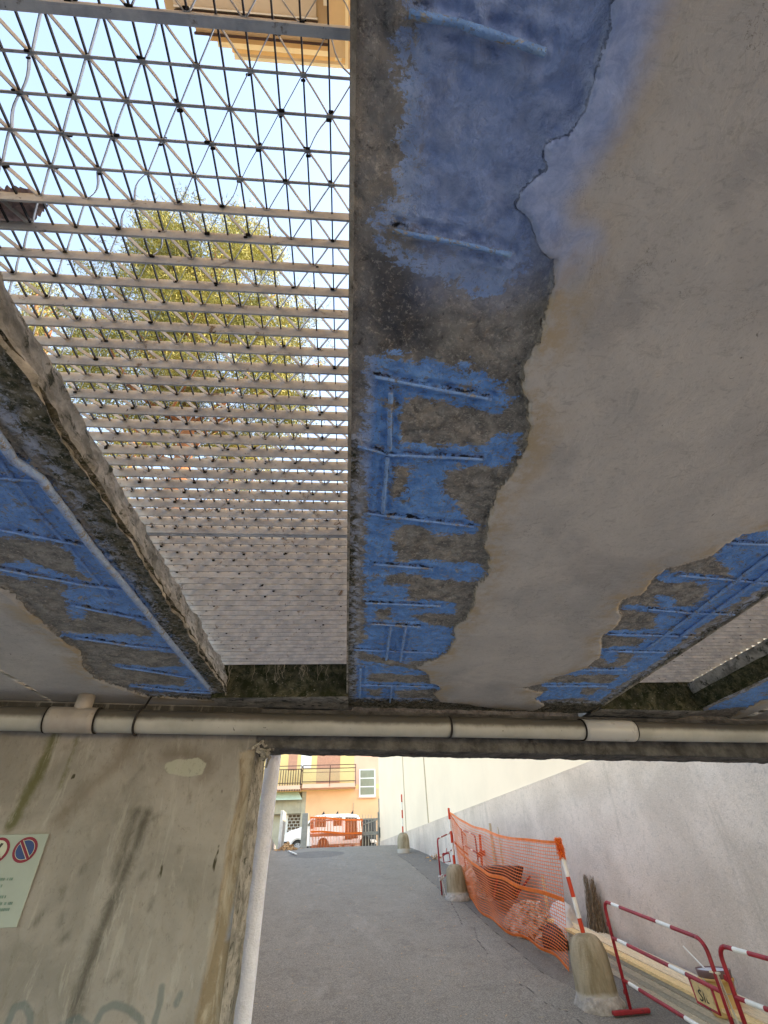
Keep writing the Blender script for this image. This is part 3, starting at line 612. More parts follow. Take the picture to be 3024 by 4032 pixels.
strip = sdf(Pw, wxz([(1300, 500), (1310, 700), (1240, 1000), (1170, 1450), (1060, 1980), (900, 2700), (1500, 2700), (1700, 400)]))
bluish = sdf(Pw, wxz([(1330, 1060), (1360, 1080), (1350, 1250), (1290, 1500), (1230, 1520), (1290, 1250)]))
crk = .004-seg_dist(Pw, wxz([(1470, 560), (1440, 700), (1400, 960), (1370, 1240), (1300, 1560), (1240, 1900), (1150, 2400)]))+.006*np.array([noise.fractal(Vector((x*30, z*9, 1)), 1, 2, 4) for x, z in Pw])
graf = .016-np.minimum.reduce([seg_dist(Pw, wxz(p)) for p in ([(530, 1960), (555, 1905), (620, 1875), (700, 1900), (765, 1960), (780, 2050)], [(880, 1780), (870, 1870), (845, 1960), (830, 2050)], [(40, 1980), (75, 1890), (130, 1875), (165, 1930), (160, 2060)], [(330, 1990), (420, 1950), (500, 2010)], [(980, 1820), (960, 1870)])])
top = Zg-2.42  # strip of painted shade just under the ceiling
P3 = np.stack([Xg, Zg, Xg*0], 1); nz1 = fnoise(P3, 3, 5, 1.)*.006+fnoise(P3, 14, 4, 2.)*.003
nz1 += np.where(strip > 0, .008*fnoise(P3*[1, .4, 1], 11, 5, 7.)-.01, 0)
nx = len(xs); ny = len(zs_); i = (np.arange(nx-1)[None, :]+nx*np.arange(ny-1)[:, None]).ravel()
m = MB(); m.v = np.stack([Xg, WY(Xg)-nz1, Zg], 1).tolist(); m.f = np.stack([i, i+1, i+nx+1, i+nx], 1).tolist(); m.m = [0]*len(i)
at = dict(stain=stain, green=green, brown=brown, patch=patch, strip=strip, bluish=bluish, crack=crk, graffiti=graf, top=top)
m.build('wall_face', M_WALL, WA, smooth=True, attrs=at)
# jamb reveal: a broken concrete edge running back to the outside
def jamb(T, U):
    P = []
    for t, z in zip(T, U):
        base = Vector((XJ+.03*t, WY(XJ)-.004+.30*t, z)); k = .010*noise.fractal(Vector((t*3, z*5, 2.)), 1., 2., 5)*(0 if t < .01 else 1)
        P.append((base.x+k, base.y, base.z))
    return np.array(P)
o = grid(np.linspace(0, 1, 26), np.linspace(0, 2.26, 180), jamb, 'jamb_reveal', M_SLABSIDE, WA)
m = MB(); m.hexa([(-5, WY(-5)+.03, 0), (XJ-.02, WY(XJ)+.03, 0), (XJ+.02, WY(XJ)+.30, 0), (-5, WY(-5)+.3, 0), (-5, WY(-5)+.03, 2.56), (XJ-.02, WY(XJ)+.03, 2.56), (XJ+.02, WY(XJ)+.30, 2.56), (-5, WY(-5)+.3, 2.56)]); m.build('wall_core', M_CONC, WA)
# lintel
def lint(x, f=0., z=0.): return (x, WY(x)+f, z)
LZ = lambda x: 2.222-.009*x
def lf(T, U):
    P = []
    for t, u in zip(T, U):                               # u: 0 top front, 1 bottom front, 2 bottom back, 3 top back
        k = .010*noise.fractal(Vector((t*6, u*3, 5.)), 1., 2., 5)+.004*noise.fractal(Vector((t*30, u*9, 5.)), 1., 2., 3)
        zb = LZ(t)
        if u <= 1: p = (t, WY(t)+.02+k*.5, 2.485+(zb-2.485)*u)
        elif u <= 2: p = (t, WY(t)+.02+.29*(u-1), zb+.012*(u-1)+k)
        else: p = (t, WY(t)+.31+k*.5, zb+.012+(2.7-zb)*(u-2))
        P.append(p)
    return np.array(P)
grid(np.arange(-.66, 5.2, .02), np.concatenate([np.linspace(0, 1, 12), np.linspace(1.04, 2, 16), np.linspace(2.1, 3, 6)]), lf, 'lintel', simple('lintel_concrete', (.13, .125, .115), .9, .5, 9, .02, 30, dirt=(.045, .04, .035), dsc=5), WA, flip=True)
# broken corner lump
m = MB()
for i in range(26):
    c = Vector((-.585+random.gauss(0, .03), 3.56+random.gauss(0, .02), 2.20+random.gauss(0, .028))); a = Vector([random.gauss(0, 1) for _ in range(3)]).normalized()*random.uniform(.012, .04)
    m.beam(c-a, c+a, random.uniform(.01, .025), random.uniform(.008, .02))
m.build('broken_corner', M_SLABSIDE, WA, bevel=.003)
# white painted column outside
m = MB(); zs2 = np.linspace(0, 2.32, 60)
m.tube([(-.560-.020*(2.3-z)/1.3+.003*math.sin(z*3), 3.93, z) for z in zs2], [.055+.002*noise.noise(Vector((1, 1, z*6))) for z in zs2], 20)
DP = m.build('drainpipe', M_LIMEW, smooth=True); tag(DP, 'rough white painted vertical pipe at the left edge of the ramp opening', 'pipe')
# ================================================================== HORIZONTAL PIPE
PY = lambda x: WY(x)-.135; PZ = 2.346
PI_ = empty('waste_pipe', (0, PY(0), PZ), 'long cream plastic waste pipe with a darker upper half under the ceiling along the end wall', 'pipe')
def xpipe(px): return onplane(px, 2860, (0, 3.485, 0), WN)[0]
def pt(x): return (x, PY(x), PZ+.003*math.sin(x*1.7))
def pseg(x0, x1, r, name, mat):
    m = MB(); k = max(2, int((x1-x0)/.04)); m.tube([pt(x0+(x1-x0)*i/k) for i in range(k+1)], r, 28); return m.build(name, mat, PI_, smooth=True)
xa, xb = xpipe(187), xpipe(368); xc, xd = xpipe(2290), xpipe(2478); xe = xpipe(1767)
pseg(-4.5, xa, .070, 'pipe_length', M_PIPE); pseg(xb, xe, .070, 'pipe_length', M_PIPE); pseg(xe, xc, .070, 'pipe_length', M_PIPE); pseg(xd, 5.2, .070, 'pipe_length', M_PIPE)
c = pseg(xa-.01, xb+.01, .077, 'coupling', M_COUP); pseg(xc-.01, xd+.01, .077, 'coupling', M_COUPW)
m = MB(); xt = xpipe(300); m.tube([(xt, PY(xt), PZ+.03), (xt, PY(xt), 2.498)], .052, 20); m.build('branch_stub', M_COUP, PI_, smooth=True)
def ring(x, r=.0765, w=.009, mat=M_IRON, name='pipe_clip'):
    m = MB(); m.tube([(x-w, PY(x-w), PZ), (x+w, PY(x+w), PZ)], r, 28)
    return m.build(name, mat, PI_)
for x in (xe,): ring(x, .074, .006)
for x in (xa-.012, xb+.012, xc-.012, xd+.012): ring(x, .0785, .004, M_DIRT, 'joint_ring')
xk = xpipe(545)
m = MB(); m.tube([(xk+.03, PY(xk), 2.50)]+[(xk+.012*math.cos(a), PY(xk)+.081*math.sin(a)*-1, PZ+.081*math.cos(a)) for a in np.linspace(0.25, math.pi+.4, 14)], .008, 6); m.build('hook_bracket', M_IRON, PI_, smooth=True)
# ================================================================== WALL SIGN
SG = empty('wall_sign', tuple(WP+np.array([-1.9, -.266-.0, 1.55])), 'pale green private-parking notice with round no-parking symbols on the stained wall', 'sign')
zt = 1.757; zb_ = 1.353; xr_ = -1.722
def wp(x, z, off): return (x+.0*off, WY(x)-off, z)
m = MB(); m.hexa([wp(-2.35, zb_, .012), wp(xr_, zb_, .012), wp(xr_, zb_, .006), wp(-2.35, zb_, .006), wp(-2.35, zt, .012), wp(xr_, zt, .012), wp(xr_, zt, .006), wp(-2.35, zt, .006)]); m.build('panel', M_SIGN, SG, bevel=.002)
def disc(cx, cz, r, off, m, mi, n=28, r0=0):
    for i in range(n):
        a = 2*math.pi*i/n; b = 2*math.pi*(i+1)/n
        m.quad(wp(cx+r0*math.cos(a), cz+r0*math.sin(a), off), wp(cx+r*math.cos(a), cz+r*math.sin(a), off), wp(cx+r*math.cos(b), cz+r*math.sin(b), off), wp(cx+r0*math.cos(b), cz+r0*math.sin(b), off), mi)
def picto(cx, blue):
    m = MB(); disc(cx, 1.684, .060, .0135, m, 1); disc(cx, 1.684, .047, .0145, m, 2); disc(cx, 1.684, .0445, .0155, m, 3 if blue else 2)
    if not blue:                                        # tow-away pictogram: a dark hook shape on white
        m.quad(wp(cx-.03, 1.655, .016), wp(cx-.008, 1.655, .016), wp(cx+.022, 1.715, .016), wp(cx+.008, 1.718, .016), 4)
    a = math.radians(-52); dx, dz = math.cos(a)*.05, math.sin(a)*.05; ex, ez = -math.sin(a)*.0065, math.cos(a)*.0065
    m.quad(wp(cx-dx-ex*1.5, 1.684-dz-ez*1.5, .0165), wp(cx+dx-ex*1.5, 1.684+dz-ez*1.5, .0165), wp(cx+dx+ex*1.5, 1.684+dz+ez*1.5, .0165), wp(cx-dx+ex*1.5, 1.684-dz+ez*1.5, .0165), 2)
    m.quad(wp(cx-dx-ex, 1.684-dz-ez, .0175), wp(cx+dx-ex, 1.684+dz-ez, .0175), wp(cx+dx+ex, 1.684+dz+ez, .0175), wp(cx-dx+ex, 1.684-dz+ez, .0175), 1)
    o = m.build('prohibition_symbol', [M_SIGN, M_SRED, M_SWHITE, M_SBLUE, M_SBLACK], SG)
    o['label'] = 'blue no-parking roundel with red slash' if blue else 'white tow-away roundel with red slash'
picto(-1.815, True); picto(-1.955, False); picto(-2.095, True)
m = MB()
for (px0, py, px1) in ((0, 1190, 78), (0, 1228, 20), (0, 1287, 40), (0, 1322, 76), (0, 1355, 60)):
    q = onw(4, (px1, py)); z = q[2]; x = q[0]
    while x > -2.28:                                    # worn, unreadable strokes
        w = random.uniform(.004, .010)
        if random.random() < .88:
            m.quad(wp(x-w, z-.006, .0145), wp(x, z-.006, .0145), wp(x, z+.006, .0145), wp(x-w, z+.006, .0145))
        x -= w+random.choice((.0012, .0012, .002, .006))
m.build('faded_text', M_STEXT, SG)
# ================================================================== GRATINGS
def grating(x0, x1, yb, name_label, jseed, group='steel gratings over the ceiling openings', hs=None, topz=2.7):
    rnd = random.Random(jseed)
    T = empty('steel_grating', ((x0+x1)/2, yb[0], topz), name_label, 'grating', group)
    hb = .037
    m = MB(); rnd2 = random.Random(jseed+50)
    for k, y in enumerate(yb):
        e = (k == 0 or k == len(yb)-1)
        w = .0023; h = .042 if hs is None or k > 4 else hs
        if hs is not None and k == 0: m.box(x0-.03, x1+.02, y-.007, y+.004, topz-.002, topz+.034); continue
        zb0_ = .030 if h < .02 else 0
        m.box(x0-.03, x1+.02, y-w, y+w, topz+zb0_, topz+zb0_+h)
    m.build('bearing_bars', M_GALV, T)
    m = MB(); x = -.059
    cols = [x1-.045-.0507*i for i in range(int((x1-x0)/.0507)+1)]
    for c in cols:
        m.box(c-.0016, c+.0016, yb[0], yb[-1], topz+.031, topz+.037)
    m.build('cross_rods', M_GALVB, T)
    m = MB(); dm = MB()
    for k in range(len(yb)-1):
        ya, yc = yb[k]+.003, yb[k+1]-.003; nodes = []
        for i in range(-1, len(cols)+1):
            c = x1-.045-.0507*i; up = (i+k) % 2 == 0
            nodes.append((c, up))
        pts = []
        for (c, up), (c2, u2) in zip(nodes[:-1], nodes[1:]):
            a = Vector((c, ya if up else yc, 0)); b = Vector((c2, yc if up else ya, 0))
            bow = rnd.gauss(0, .0006) if rnd.random() < .9 else rnd.uniform(-.010, .010); nrm = Vector((b.y-a.y, a.x-b.x, 0)).normalized()
            fl = .0065*(1 if c2 < c else -1)
            a = a+Vector((-.0045, 0, 0)); b = b+Vector((.0045, 0, 0)); seq = [a, a.lerp(b, .3)+nrm*bow*.8, a.lerp(b, .5)+nrm*bow, a.lerp(b, .7)+nrm*bow*.8, b]
            pts += seq
        zlo, zhi = topz+.027, topz+.040
        for p, q in zip(pts[:-1], pts[1:]):
            if p.x > x1 and q.x > x1 or q.x < x0-.02: continue
            d = (q-p); 
            if d.length < 1e-5: continue
            nn = Vector((-d.y, d.x, 0)).normalized()*.0008
            m.hexa([(p.x-nn.x, p.y-nn.y, zlo), (p.x+nn.x, p.y+nn.y, zlo), (q.x+nn.x, q.y+nn.y, zlo), (q.x-nn.x, q.y-nn.y, zlo),
                    (p.x-nn.x, p.y-nn.y, zhi), (p.x+nn.x, p.y+nn.y, zhi), (q.x+nn.x, q.y+nn.y, zhi), (q.x-nn.x, q.y-nn.y, zhi)])
        for c, up in nodes:
            if x0 < c < x1:
                y = ya if up else yc
                for _ in range(2):
                    s_ = rnd.uniform(.0015, .004); cx = c+rnd.gauss(0, .005); cy = y+(1 if up else -1)*rnd.uniform(.0, .004); cz = topz+rnd.uniform(.020, .042)
                    if rnd.random() < (.4 if k < 14 else .75): dm.box(cx-s_*1.5, cx+s_*1.5, cy-s_*.7, cy+s_*.7, cz-s_, cz+s_)
    m.build('lacing_strips', M_GALV, T)
    dm.build('dirt_clumps', M_DIRT, T, kind='stuff', bevel=.001)
    return T
P_ = .0599
xg0, xg1 = -.90, -.012
grating(xg0, xg1, [.056-P_*i for i in range(20, -1, -1)]+[.107], 'steel grating panel nearest the balconies, directly overhead', 1)
g1 = [.116]+[.116+.0599*i for i in range(1, 27)]
grating(xg0, xg1, g1, 'large steel grating panel in the middle of the open slot with sky and pine behind', 2, hs=.006)
g2 = [1.694+.0599*i for i in range(0, 27)]
grating(xg0, xg1, g2, 'rusty steel grating panel at the far end of the slot beside the mossy beam', 3)
grating(2.0, 2.88, [2.05+.0599*i for i in range(0, 30)], 'steel grating panel in the second slot at the right of the ceiling', 4)
grating(2.0, 2.88, [.5+.0599*i for i in range(0, 26)], 'steel grating panel of the second slot, beyond the right edge', 5)
# dry leaf on the grating
L0 = onz(60, 815, 2.712)
cl = Vector(tuple(onz(40, 815, 2.738))); LM = MB(); ax = (Vector(tuple(onz(185, 760, 2.738)))-Vector(tuple(onz(-220, 850, 2.738)))); Ln = ax.length; ax.normalize(); sx_ = Vector((-ax.y, ax.x, 0))
tip = Vector(tuple(onz(165, 790, 2.738))); NU = 40; NV = 12
for i in range(NU+1):
    for j in range(NV+1):
        t = i/NU; v = j/NV*2-1
        w = .036*math.sin(math.pi*min(1, t*.92+.05))**.6*(1+.10*math.sin(t*70)); p = tip-ax*(t*.17)+sx_*(v*w)
        p.z = 2.741+.010*abs(v)+.004*math.sin(t*55+abs(v)*6)+.003*noise.noise(Vector((t*9, v*4, 1)))
        LM.v.append(tuple(p))
for i in range(NU):
    for j in range(NV):
        a = i*(NV+1)+j; LM.f.append((a, a+1, a+NV+2, a+NV+1)); LM.m.append(0)
LM.tube([tuple(tip-ax*(t*.2)+Vector((0, 0, -.001))) for t in np.linspace(0.02, 1, 8)], .0012, 5)
o = LM.build('dead_leaf', M_LEAF, smooth=True); tag(o, 'curled purple-brown dead leaf lying on the grating at the far left', 'leaf')
# ================================================================== RIGHT RAMP WALL + CREAM BUILDING
RW = empty('retaining_wall', (XW(15), 15, 0), 'rough grey rendered retaining wall climbing beside the ramp', 'wall')
HW = 2.82
ywl = np.concatenate([np.arange(3.0, 10, .05), np.arange(10, 27.6, .15)]); uw = np.linspace(0, 1, 46)
def rwf(Y, U):
    z = U*HW; k = np.array([noise.fractal(Vector((y*3, zz_*3, 9.)), 1., 2., 5)*.006 for y, zz_ in zip(Y, z)])
    return np.stack([XW(Y)-k, Y, z+np.where(U > .99, .01*np.sin(Y*3), 0)], 1)
grid(ywl, uw, rwf, 'wall_face', M_ROUGH, RW)
m = MB(); m.hexa([(XW(3)+.001, 3, HW-.03), (XW(3)+.3, 3, HW-.03), (XW(27.6)+.3, 27.6, HW-.03), (XW(27.6)+.001, 27.6, HW-.03), (XW(3)-.004, 3, HW+.02), (XW(3)+.3, 3, HW+.02), (XW(27.6)+.3, 27.6, HW+.02), (XW(27.6)-.004, 27.6, HW+.02)]); m.build('coping', M_ROUGH, RW)
CB = empty('cream_building', (6, 15, 2.8), 'tall plain cream building wall with vertical joints on top of the grey wall', 'building')
m = MB(); o_ = .025
def cw(y, o=0): return XW(y)+.03-o
m.hexa([(cw(-1.2), -1.2, HW+.021), (16, -1.2, HW+.021), (16, 27.5, HW+.021), (cw(27.5), 27.5, HW+.021), (cw(-1.2), -1.2, 6.9), (16, -1.2, 6.9), (16, 27.5, 6.9), (cw(27.5), 27.5, 6.9)]); m.build('wall', M_CREAM, CB)  # near end extended out of view to keep sun off the grating
for y in (21.6, 18.2):
    m = MB(); d_ = .05 if y > 18.1 else .03
    m.hexa([(cw(y-.05, .012), y-.05, HW+.03), (cw(y-.05, -.02), y-.05, HW+.03), (cw(y+.05, -.02), y+.05, HW+.03), (cw(y+.05, .012), y+.05, HW+.03), (cw(y-.05, .012), y-.05, 6.8), (cw(y-.05, -.02), y-.05, 6.8), (cw(y+.05, -.02), y+.05, 6.8), (cw(y+.05, .012), y+.05, 6.8)])
    m.build('joint_strip', M_JOINT, CB)
m = MB(); m.box(5.0, 16.4, -1.4, 27.9, 6.9, 7.1); m.build('roof', M_BEIGE, CB)
# left retaining wall of the ramp
m = MB(); m.hexa([(XL(4.0)-.3, 3.96, 0), (XL(4.0), 3.96, 0), (XL(27)-.0, 27, 0), (XL(27)-.3, 27, 0), (XL(4.0)-.3, 3.96, 2.8), (XL(4.0), 3.96, 2.8), (XL(27), 27, 2.8), (XL(27)-.3, 27, 2.8)])
LW = m.build('retaining_wall', M_ROUGH); tag(LW, 'low rough retaining wall on the left side of the ramp, behind the white pipe', 'wall')
# ================================================================== BOLLARDS WITH POLES
BG = 'concrete bollards along the ramp'
def bollard(B, top, label, seed, foot=True):
    B = Vector((float(B[0]), float(B[1]), gz_(B[1])))
    T = empty('bollard', B, label, 'bollard', BG)
    m = MB(); r = .205; H = .56
    prof = [(r*1.04, -.1), (r*1.05, .02), (r*1.03, .10), (r, .2), (r*.985, .32), (r*.94, .41), (r*.84, .48), (r*.66, .53), (r*.42, .555), (r*.2, .562), (.03, .563)]
    m.lathe(B, prof, 28, jit=.035); m.build('body', M_BOLL, T, smooth=True)
    if foot:
        m = MB(); m.lathe(B+Vector((.01, 0, 0)), [(r*1.30, -.12), (r*1.25, .015), (r*1.14, .05), (r*1.05, .085)], 22, jit=.16); m.build('mortar_foot', M_FOOT, T, smooth=True)
    t = Vector(top); b = B+Vector((0, 0, .5)); k = 7; pts = []; mm = []
    pts = []; n_ = 5; L = (t-b)
    for i in range(n_):
        pts += [b+L*(i/n_), b+L*((i+1)/n_)]
        mm += [i % 2, i % 2]
    mm = mm[:-1]
    m = MB(); m.tube(pts, .024, 12, m=[(1 if (i//2) % 2 else 0) for i in range(len(pts)-1)]); m.build('striped_pole', [M_RED, M_STRW], T, smooth=False)
    return T, B
b1 = onramp(1592, 3355); b2 = onramp(1803, 3540); b3 = onramp(2362, 3960)
b1 = np.array([2.0, 19.1, 0]) if abs(b1[1]-19) > 3 else b1
def topat(B, px, py): q = ony(px, py, B[1]); return tuple(q)
t1 = topat(b1, 1581, 3128); t2 = topat(b2, 1766, 3182); t3 = topat(b3, 2195, 3302)
# far bollard has to sit where the ramp eases off
yb1 = 19.2
bollard((float(ony(1590, 3355, yb1)[0]), yb1), topat((0, yb1), 1581, 3128), 'farthest small concrete bollard with a lone red and white pole near the crest', 1, False)
bollard(b2, t2, 'middle concrete bollard holding the far end of the orange net', 2)
bollard(b3, t3, 'nearest big concrete bollard with a leaning red and white pole beside the planks', 3)
# net wound round the pole top
m = MB()
for i in range(260):
    a = random.random()*6.28; f = random.random()**1.3*.22; p = Vector(t3).lerp(Vector((b3[0], b3[1], gz_(b3[1])+.5)), f); r = random.uniform(.025, .042)
    q = p+Vector((math.cos(a)*r, math.sin(a)*r, 0)); d = Vector((random.gauss(0, 1), random.gauss(0, 1), random.gauss(0, 1))).normalized()*.02
    m.beam(q-d, q+d, .006, .004)
WRAP = m
# ================================================================== ORANGE NETS
def net(name, label, nu, nv, surf, th=.0032, tv=.002, bands=(0, .5, 1), bandw=.035, extra=None, cat='net'):
    m = MB(); NUs = 64
    for j in range(nv+1):
        v = j/nv
        if any(abs(v-b) < .4/nv for b in bands): continue
        pts = [surf(i/NUs, v) for i in range(NUs+1)]; m.tube(pts, th, 4, caps=False)
    for i in range(nu+1):
        u = i/nu; pts = [surf(u, j/40) for j in range(41)]; m.tube(pts, tv, 3, caps=False)
    for b in bands:
        for i in range(NUs):
            dv = bandw/2
            v0 = max(0, b-dv); v1 = min(1, b+dv); a, c_, e, g = surf(i/NUs, v0), surf((i+1)/NUs, v0), surf((i+1)/NUs, v1), surf(i/NUs, v1)
            nn = (c_-a).cross(g-a)
            if nn.length < 1e-9: continue
            nn = nn.normalized()*.0012
            m.hexa([a-nn, c_-nn, e-nn, g-nn, a+nn, c_+nn, e+nn, g+nn])
    if extra: 
        k = len(m.v); m.v += extra.v; m.f += [tuple(q+k for q in f) for f in extra.f]; m.m += extra.m
    o = m.build(name, M_NET); tag(o, label, cat, 'orange safety nets'); return o
T2 = Vector(t2)-Vector((0, 0, .06)); T3 = Vector(t3)-Vector((0, 0, .02))
botp = [Vector(tuple(onramp(*zz('A')(*p), .03))) for p in [(330, 950), (400, 1090), (700, 1310), (1000, 1510), (1380, 1755)]]
def lerp_poly(P, u):
    L = [0]
    for a, b in zip(P[:-1], P[1:]): L.append(L[-1]+(b-a).length)
    s_ = u*L[-1]
    for i in range(len(P)-1):
        if s_ <= L[i+1]+1e-9: return P[i].lerp(P[i+1], (s_-L[i])/(L[i+1]-L[i]))
    return P[-1].copy()
# smooth the bottom hem with a parabola fit
def hem(u):
    P = botp; pu = [0, .08, .42, .68, 1.0]
    xs_ = [p.x for p in P]; ys_ = [p.y for p in P]
    cy = np.polyfit(pu, ys_, 3); cx = np.polyfit(pu, xs_, 3)
    y = float(np.polyval(cy, u)); x = float(np.polyval(cx, u)); return Vector((x, y, gz_(y)+.03+.015*math.sin(u*23)))
def surf1(u, v):                                        # v 0 top .. 1 bottom
    t = T2.lerp(T3, u); t.z -= .22*4*u*(1-u)*.6
    mid = Vector(b2).lerp(Vector(b3), u)
    h = hem(u)
    p = t.lerp(h, v); p.x -= .10*math.sin(math.pi*v)*math.sin(math.pi*u); p.z += .012*math.sin(u*17+v*9)*math.sin(math.pi*u); p.x += .010*math.sin(u*31+v*5)
    return p
net('safety_net', 'big sagging orange mesh net strung between the two nearer poles', 84, 34, surf1, th=.0046, bands=(.006, .46, .995), bandw=.034, extra=WRAP)
# second short net folding back from the middle pole
pB = Vector((float(ony(1838, 3290, 12.6)[0]), 12.6, float(ony(1838, 3290, 12.6)[2])))
def surf2(u, v):
    t = T2.lerp(pB+Vector((.05, .3, .02)), u); b_ = Vector((float(b2[0])+.12, float(b2[1])+.1, gz_(b2[1])+.25)).lerp(Vector((pB.x+.05, pB.y+.3, gz_(pB.y)+.2)), u); p = t.lerp(b_, v); p.y += .06*math.sin(math.pi*u); return p
net('safety_net', 'short orange mesh net folded back behind the middle bollard pole', 18, 26, surf2, bands=(.01, .45, .99), bandw=.04)
# net on the gate
NY = 27.32
q0 = ony(*zz(3)(488, 955), NY); q1 = ony(*zz(3)(1205, 990), NY); q2 = ony(*zz(3)(505, 1392), NY); q3 = ony(*zz(3)(1170, 1385), NY)
def surf3(u, v):
    a = Vector(q0).lerp(Vector(q1), u); b_ = Vector(q2).lerp(Vector(q3), u); b_.z -= .25; p = a.lerp(b_, v); p.y = NY-.03*math.sin(u*9)*math.sin(v*5); p.z += .02*math.sin(u*7)
    return p
net('safety_net', 'orange mesh net tied across the grey street gate in front of the van', 34, 40, surf3, th=.0065, tv=.0085, bands=(.02, .40), bandw=.045)
# ================================================================== BARRIERS
def barrier(A, B, h, label, feet=True, plate=False, tape=False, rails=(1, .655, .29), gapw=.05, hook=True):
    A = Vector((A[0], A[1], gz_(A[1]))); B = Vector((B[0], B[1], gz_(B[1])))
    T = empty('barrier', A, label, 'barrier', 'red and white tubular barriers'); r = .0165
    d = (B-A); L = d.length; up = Vector((0, 0, 1)); rc = .09
    a1 = A+up*(h-rc); b1_ = B+up*(h-rc); dn = d.normalized()
    def arc(c0, s0, s1, k=7):
        return [c0+s0*math.cos(t)+s1*math.sin(t) for t in np.linspace(0, math.pi/2, k)]
    m = MB()
    m.tube([A+up*.02, a1]+arc(a1+dn*rc, -dn*rc, up*rc)[1:], r, 12); m.build('post', M_DRED, T, smooth=True)
    m = MB(); m.tube([B+up*.02, b1_]+arc(b1_-dn*rc, dn*rc, up*rc)[1:], r, 12); m.build('post', M_DRED, T, smooth=True)
    for fr in rails:
        m = MB(); p = A+up*h*fr; q = B+up*h*fr
        if fr == 1: p += dn*rc; q -= dn*rc
        cuts = [0, .07, .18, .60, .74, 1] if fr < 1 else [0, .06, .17, .62, .77, 1]
        pts = []; mm = []
        for i in range(len(cuts)-1): pts += [p.lerp(q, cuts[i]), p.lerp(q, cuts[i+1])]; mm += [i % 2, i % 2]
        m.tube(pts, r*.97, 12, m=mm[:-1]); m.build('striped_rail', [M_DRED, M_STRW], T)
    sd_ = Vector((-dn.y, dn.x, 0)).normalized()
    for P in (A, B):
        if feet: m = MB(); m.beam(P-sd_*.20+up*.028, P+sd_*.20+up*.028, .05, .035); m.build('foot', M_DRED, T, bevel=.008)
    if hook:
        for f in (.76, .17): m = MB(); m.beam(A+up*h*f, A+up*h*f-dn*.05+up*.01, .008, .035); m.build('hook', M_DRED, T)
    if plate:
        c_ = B+up*h*rails[1]-dn*.37
        m = MB(); z0, z1 = -.155, -.012
        P0 = c_-up*.0; w = .26
        def pp(s_, z): return c_+dn*(s_-.0)+up*z
        m.tube([pp(0, -.01), pp(.02, z0), pp(w, z0), pp(w, -.01)], .010, 8); m.build('plate_frame', M_DRED, T, smooth=True)
        m = MB(); nrm = sd_*.004
        a_, b_, c2, d2 = pp(.025, z0+.012), pp(w-.02, z0+.012), pp(w-.02, z1-.01), pp(.015, z1-.01)
        m.hexa([a_-nrm, b_-nrm, b_+nrm, a_+nrm, d2-nrm, c2-nrm, c2+nrm, d2+nrm]); po = m.build('number_plate', M_PLATE, T)
        tc = bpy.data.curves.new('plate_lettering', 'FONT'); tc.body = 'SIE'; tc.size = .10; tc.extrude = .001; tc.align_x = 'CENTER'
        to = bpy.data.objects.new('plate_lettering', tc); COL.objects.link(to); dg = bpy.context.evaluated_depsgraph_get()
        me = bpy.data.meshes.new_from_object(to.evaluated_get(dg)); bpy.data.objects.remove(to)
        me.materials.clear(); me.materials.append(M_SBLACK)
        to = bpy.data.objects.new('plate_lettering', me); COL.objects.link(to); to.parent = po
        # faces the ramp (-X side)
        side_n = sd_ if sd_.x < 0 else -sd_
        xax = dn if dn.cross(up).dot(side_n) > 0 else -dn
        R_ = Matrix((xax, up, side_n)).transposed().to_4x4(); R_.translation = (a_+b_)/2+up*.018+side_n*.0065-wloc(po); to.matrix_local = R_
    if tape:
        m = MB(); pz = B+up*h*.78
        for k, (dx, l) in enumerate(((.02, .30), (.0, .24))):
            m.beam(pz+sd_*dx*.4+dn*(.012), pz+sd_*dx*2+dn*(.02-.012*k)-up*l, .022, .003, up=sd_)
        m.beam(pz-dn*.03-sd_*.02, pz+dn*.03+sd_*.02, .03, .012); m.build('tape_tie', M_TAPE, T)
    return T
barrier((2.868, 6.513), (2.985, 5.02), .875, 'red and white tubular barrier standing whole beside the planks', plate=True, tape=True)
barrier((3.03, 4.93), (3.19, 3.45), .865, 'red and white tubular barrier cut by the right edge, taped to its neighbour')
bb = onramp(1741, 3530)
barrier((float(bb[0]), float(bb[1])), (float(bb[0])+.62, float(bb[1])+1.45), .97, 'old rusty barrier seen end-on behind the middle bollard', feet=False, hook=False)
fb_ = onramp(*zz('A')(470, 680))
barrier((3.05, 14.6), (3.0, 12.9), .95, 'dark red barrier standing behind the net by the rubble', feet=False, hook=False)
# small square plate frame hanging from the old barrier
c_ = Vector(tuple(ony(*zz('A')(146, 630), float(bb[1])-.02))); m = MB()
m.tube([c_+Vector((-.07, 0, .07)), c_+Vector((.07, 0, .07)), c_+Vector((.08, 0, -.07)), c_+Vector((-.06, 0, -.08)), c_+Vector((-.07, 0, .07))], .014, 6)
m.tube([c_+Vector((.0, 0, .07)), c_+Vector((.03, .02, .16))], .008, 5)
o = m.build('square_frame', M_DRED); tag(o, 'small empty square red frame hanging on the old barrier', 'frame')
m = MB(); q = Vector(tuple(ony(*zz('A')(95, 830), float(bb[1])-.03)))
for i in range(7): 
    a = Vector((random.gauss(0, .03), random.gauss(0, .02), random.gauss(0, .03))); m.beam(q-a, q+a, .06, .03)
m.tube([q, q+Vector((.05, 0, -.25)), q+Vector((.09, 0, -.5))], .012, 5)
o = m.build('white_rag', M_SACK, bevel=.01); tag(o, 'crumpled white plastic strip tied low on the old barrier', 'rag')
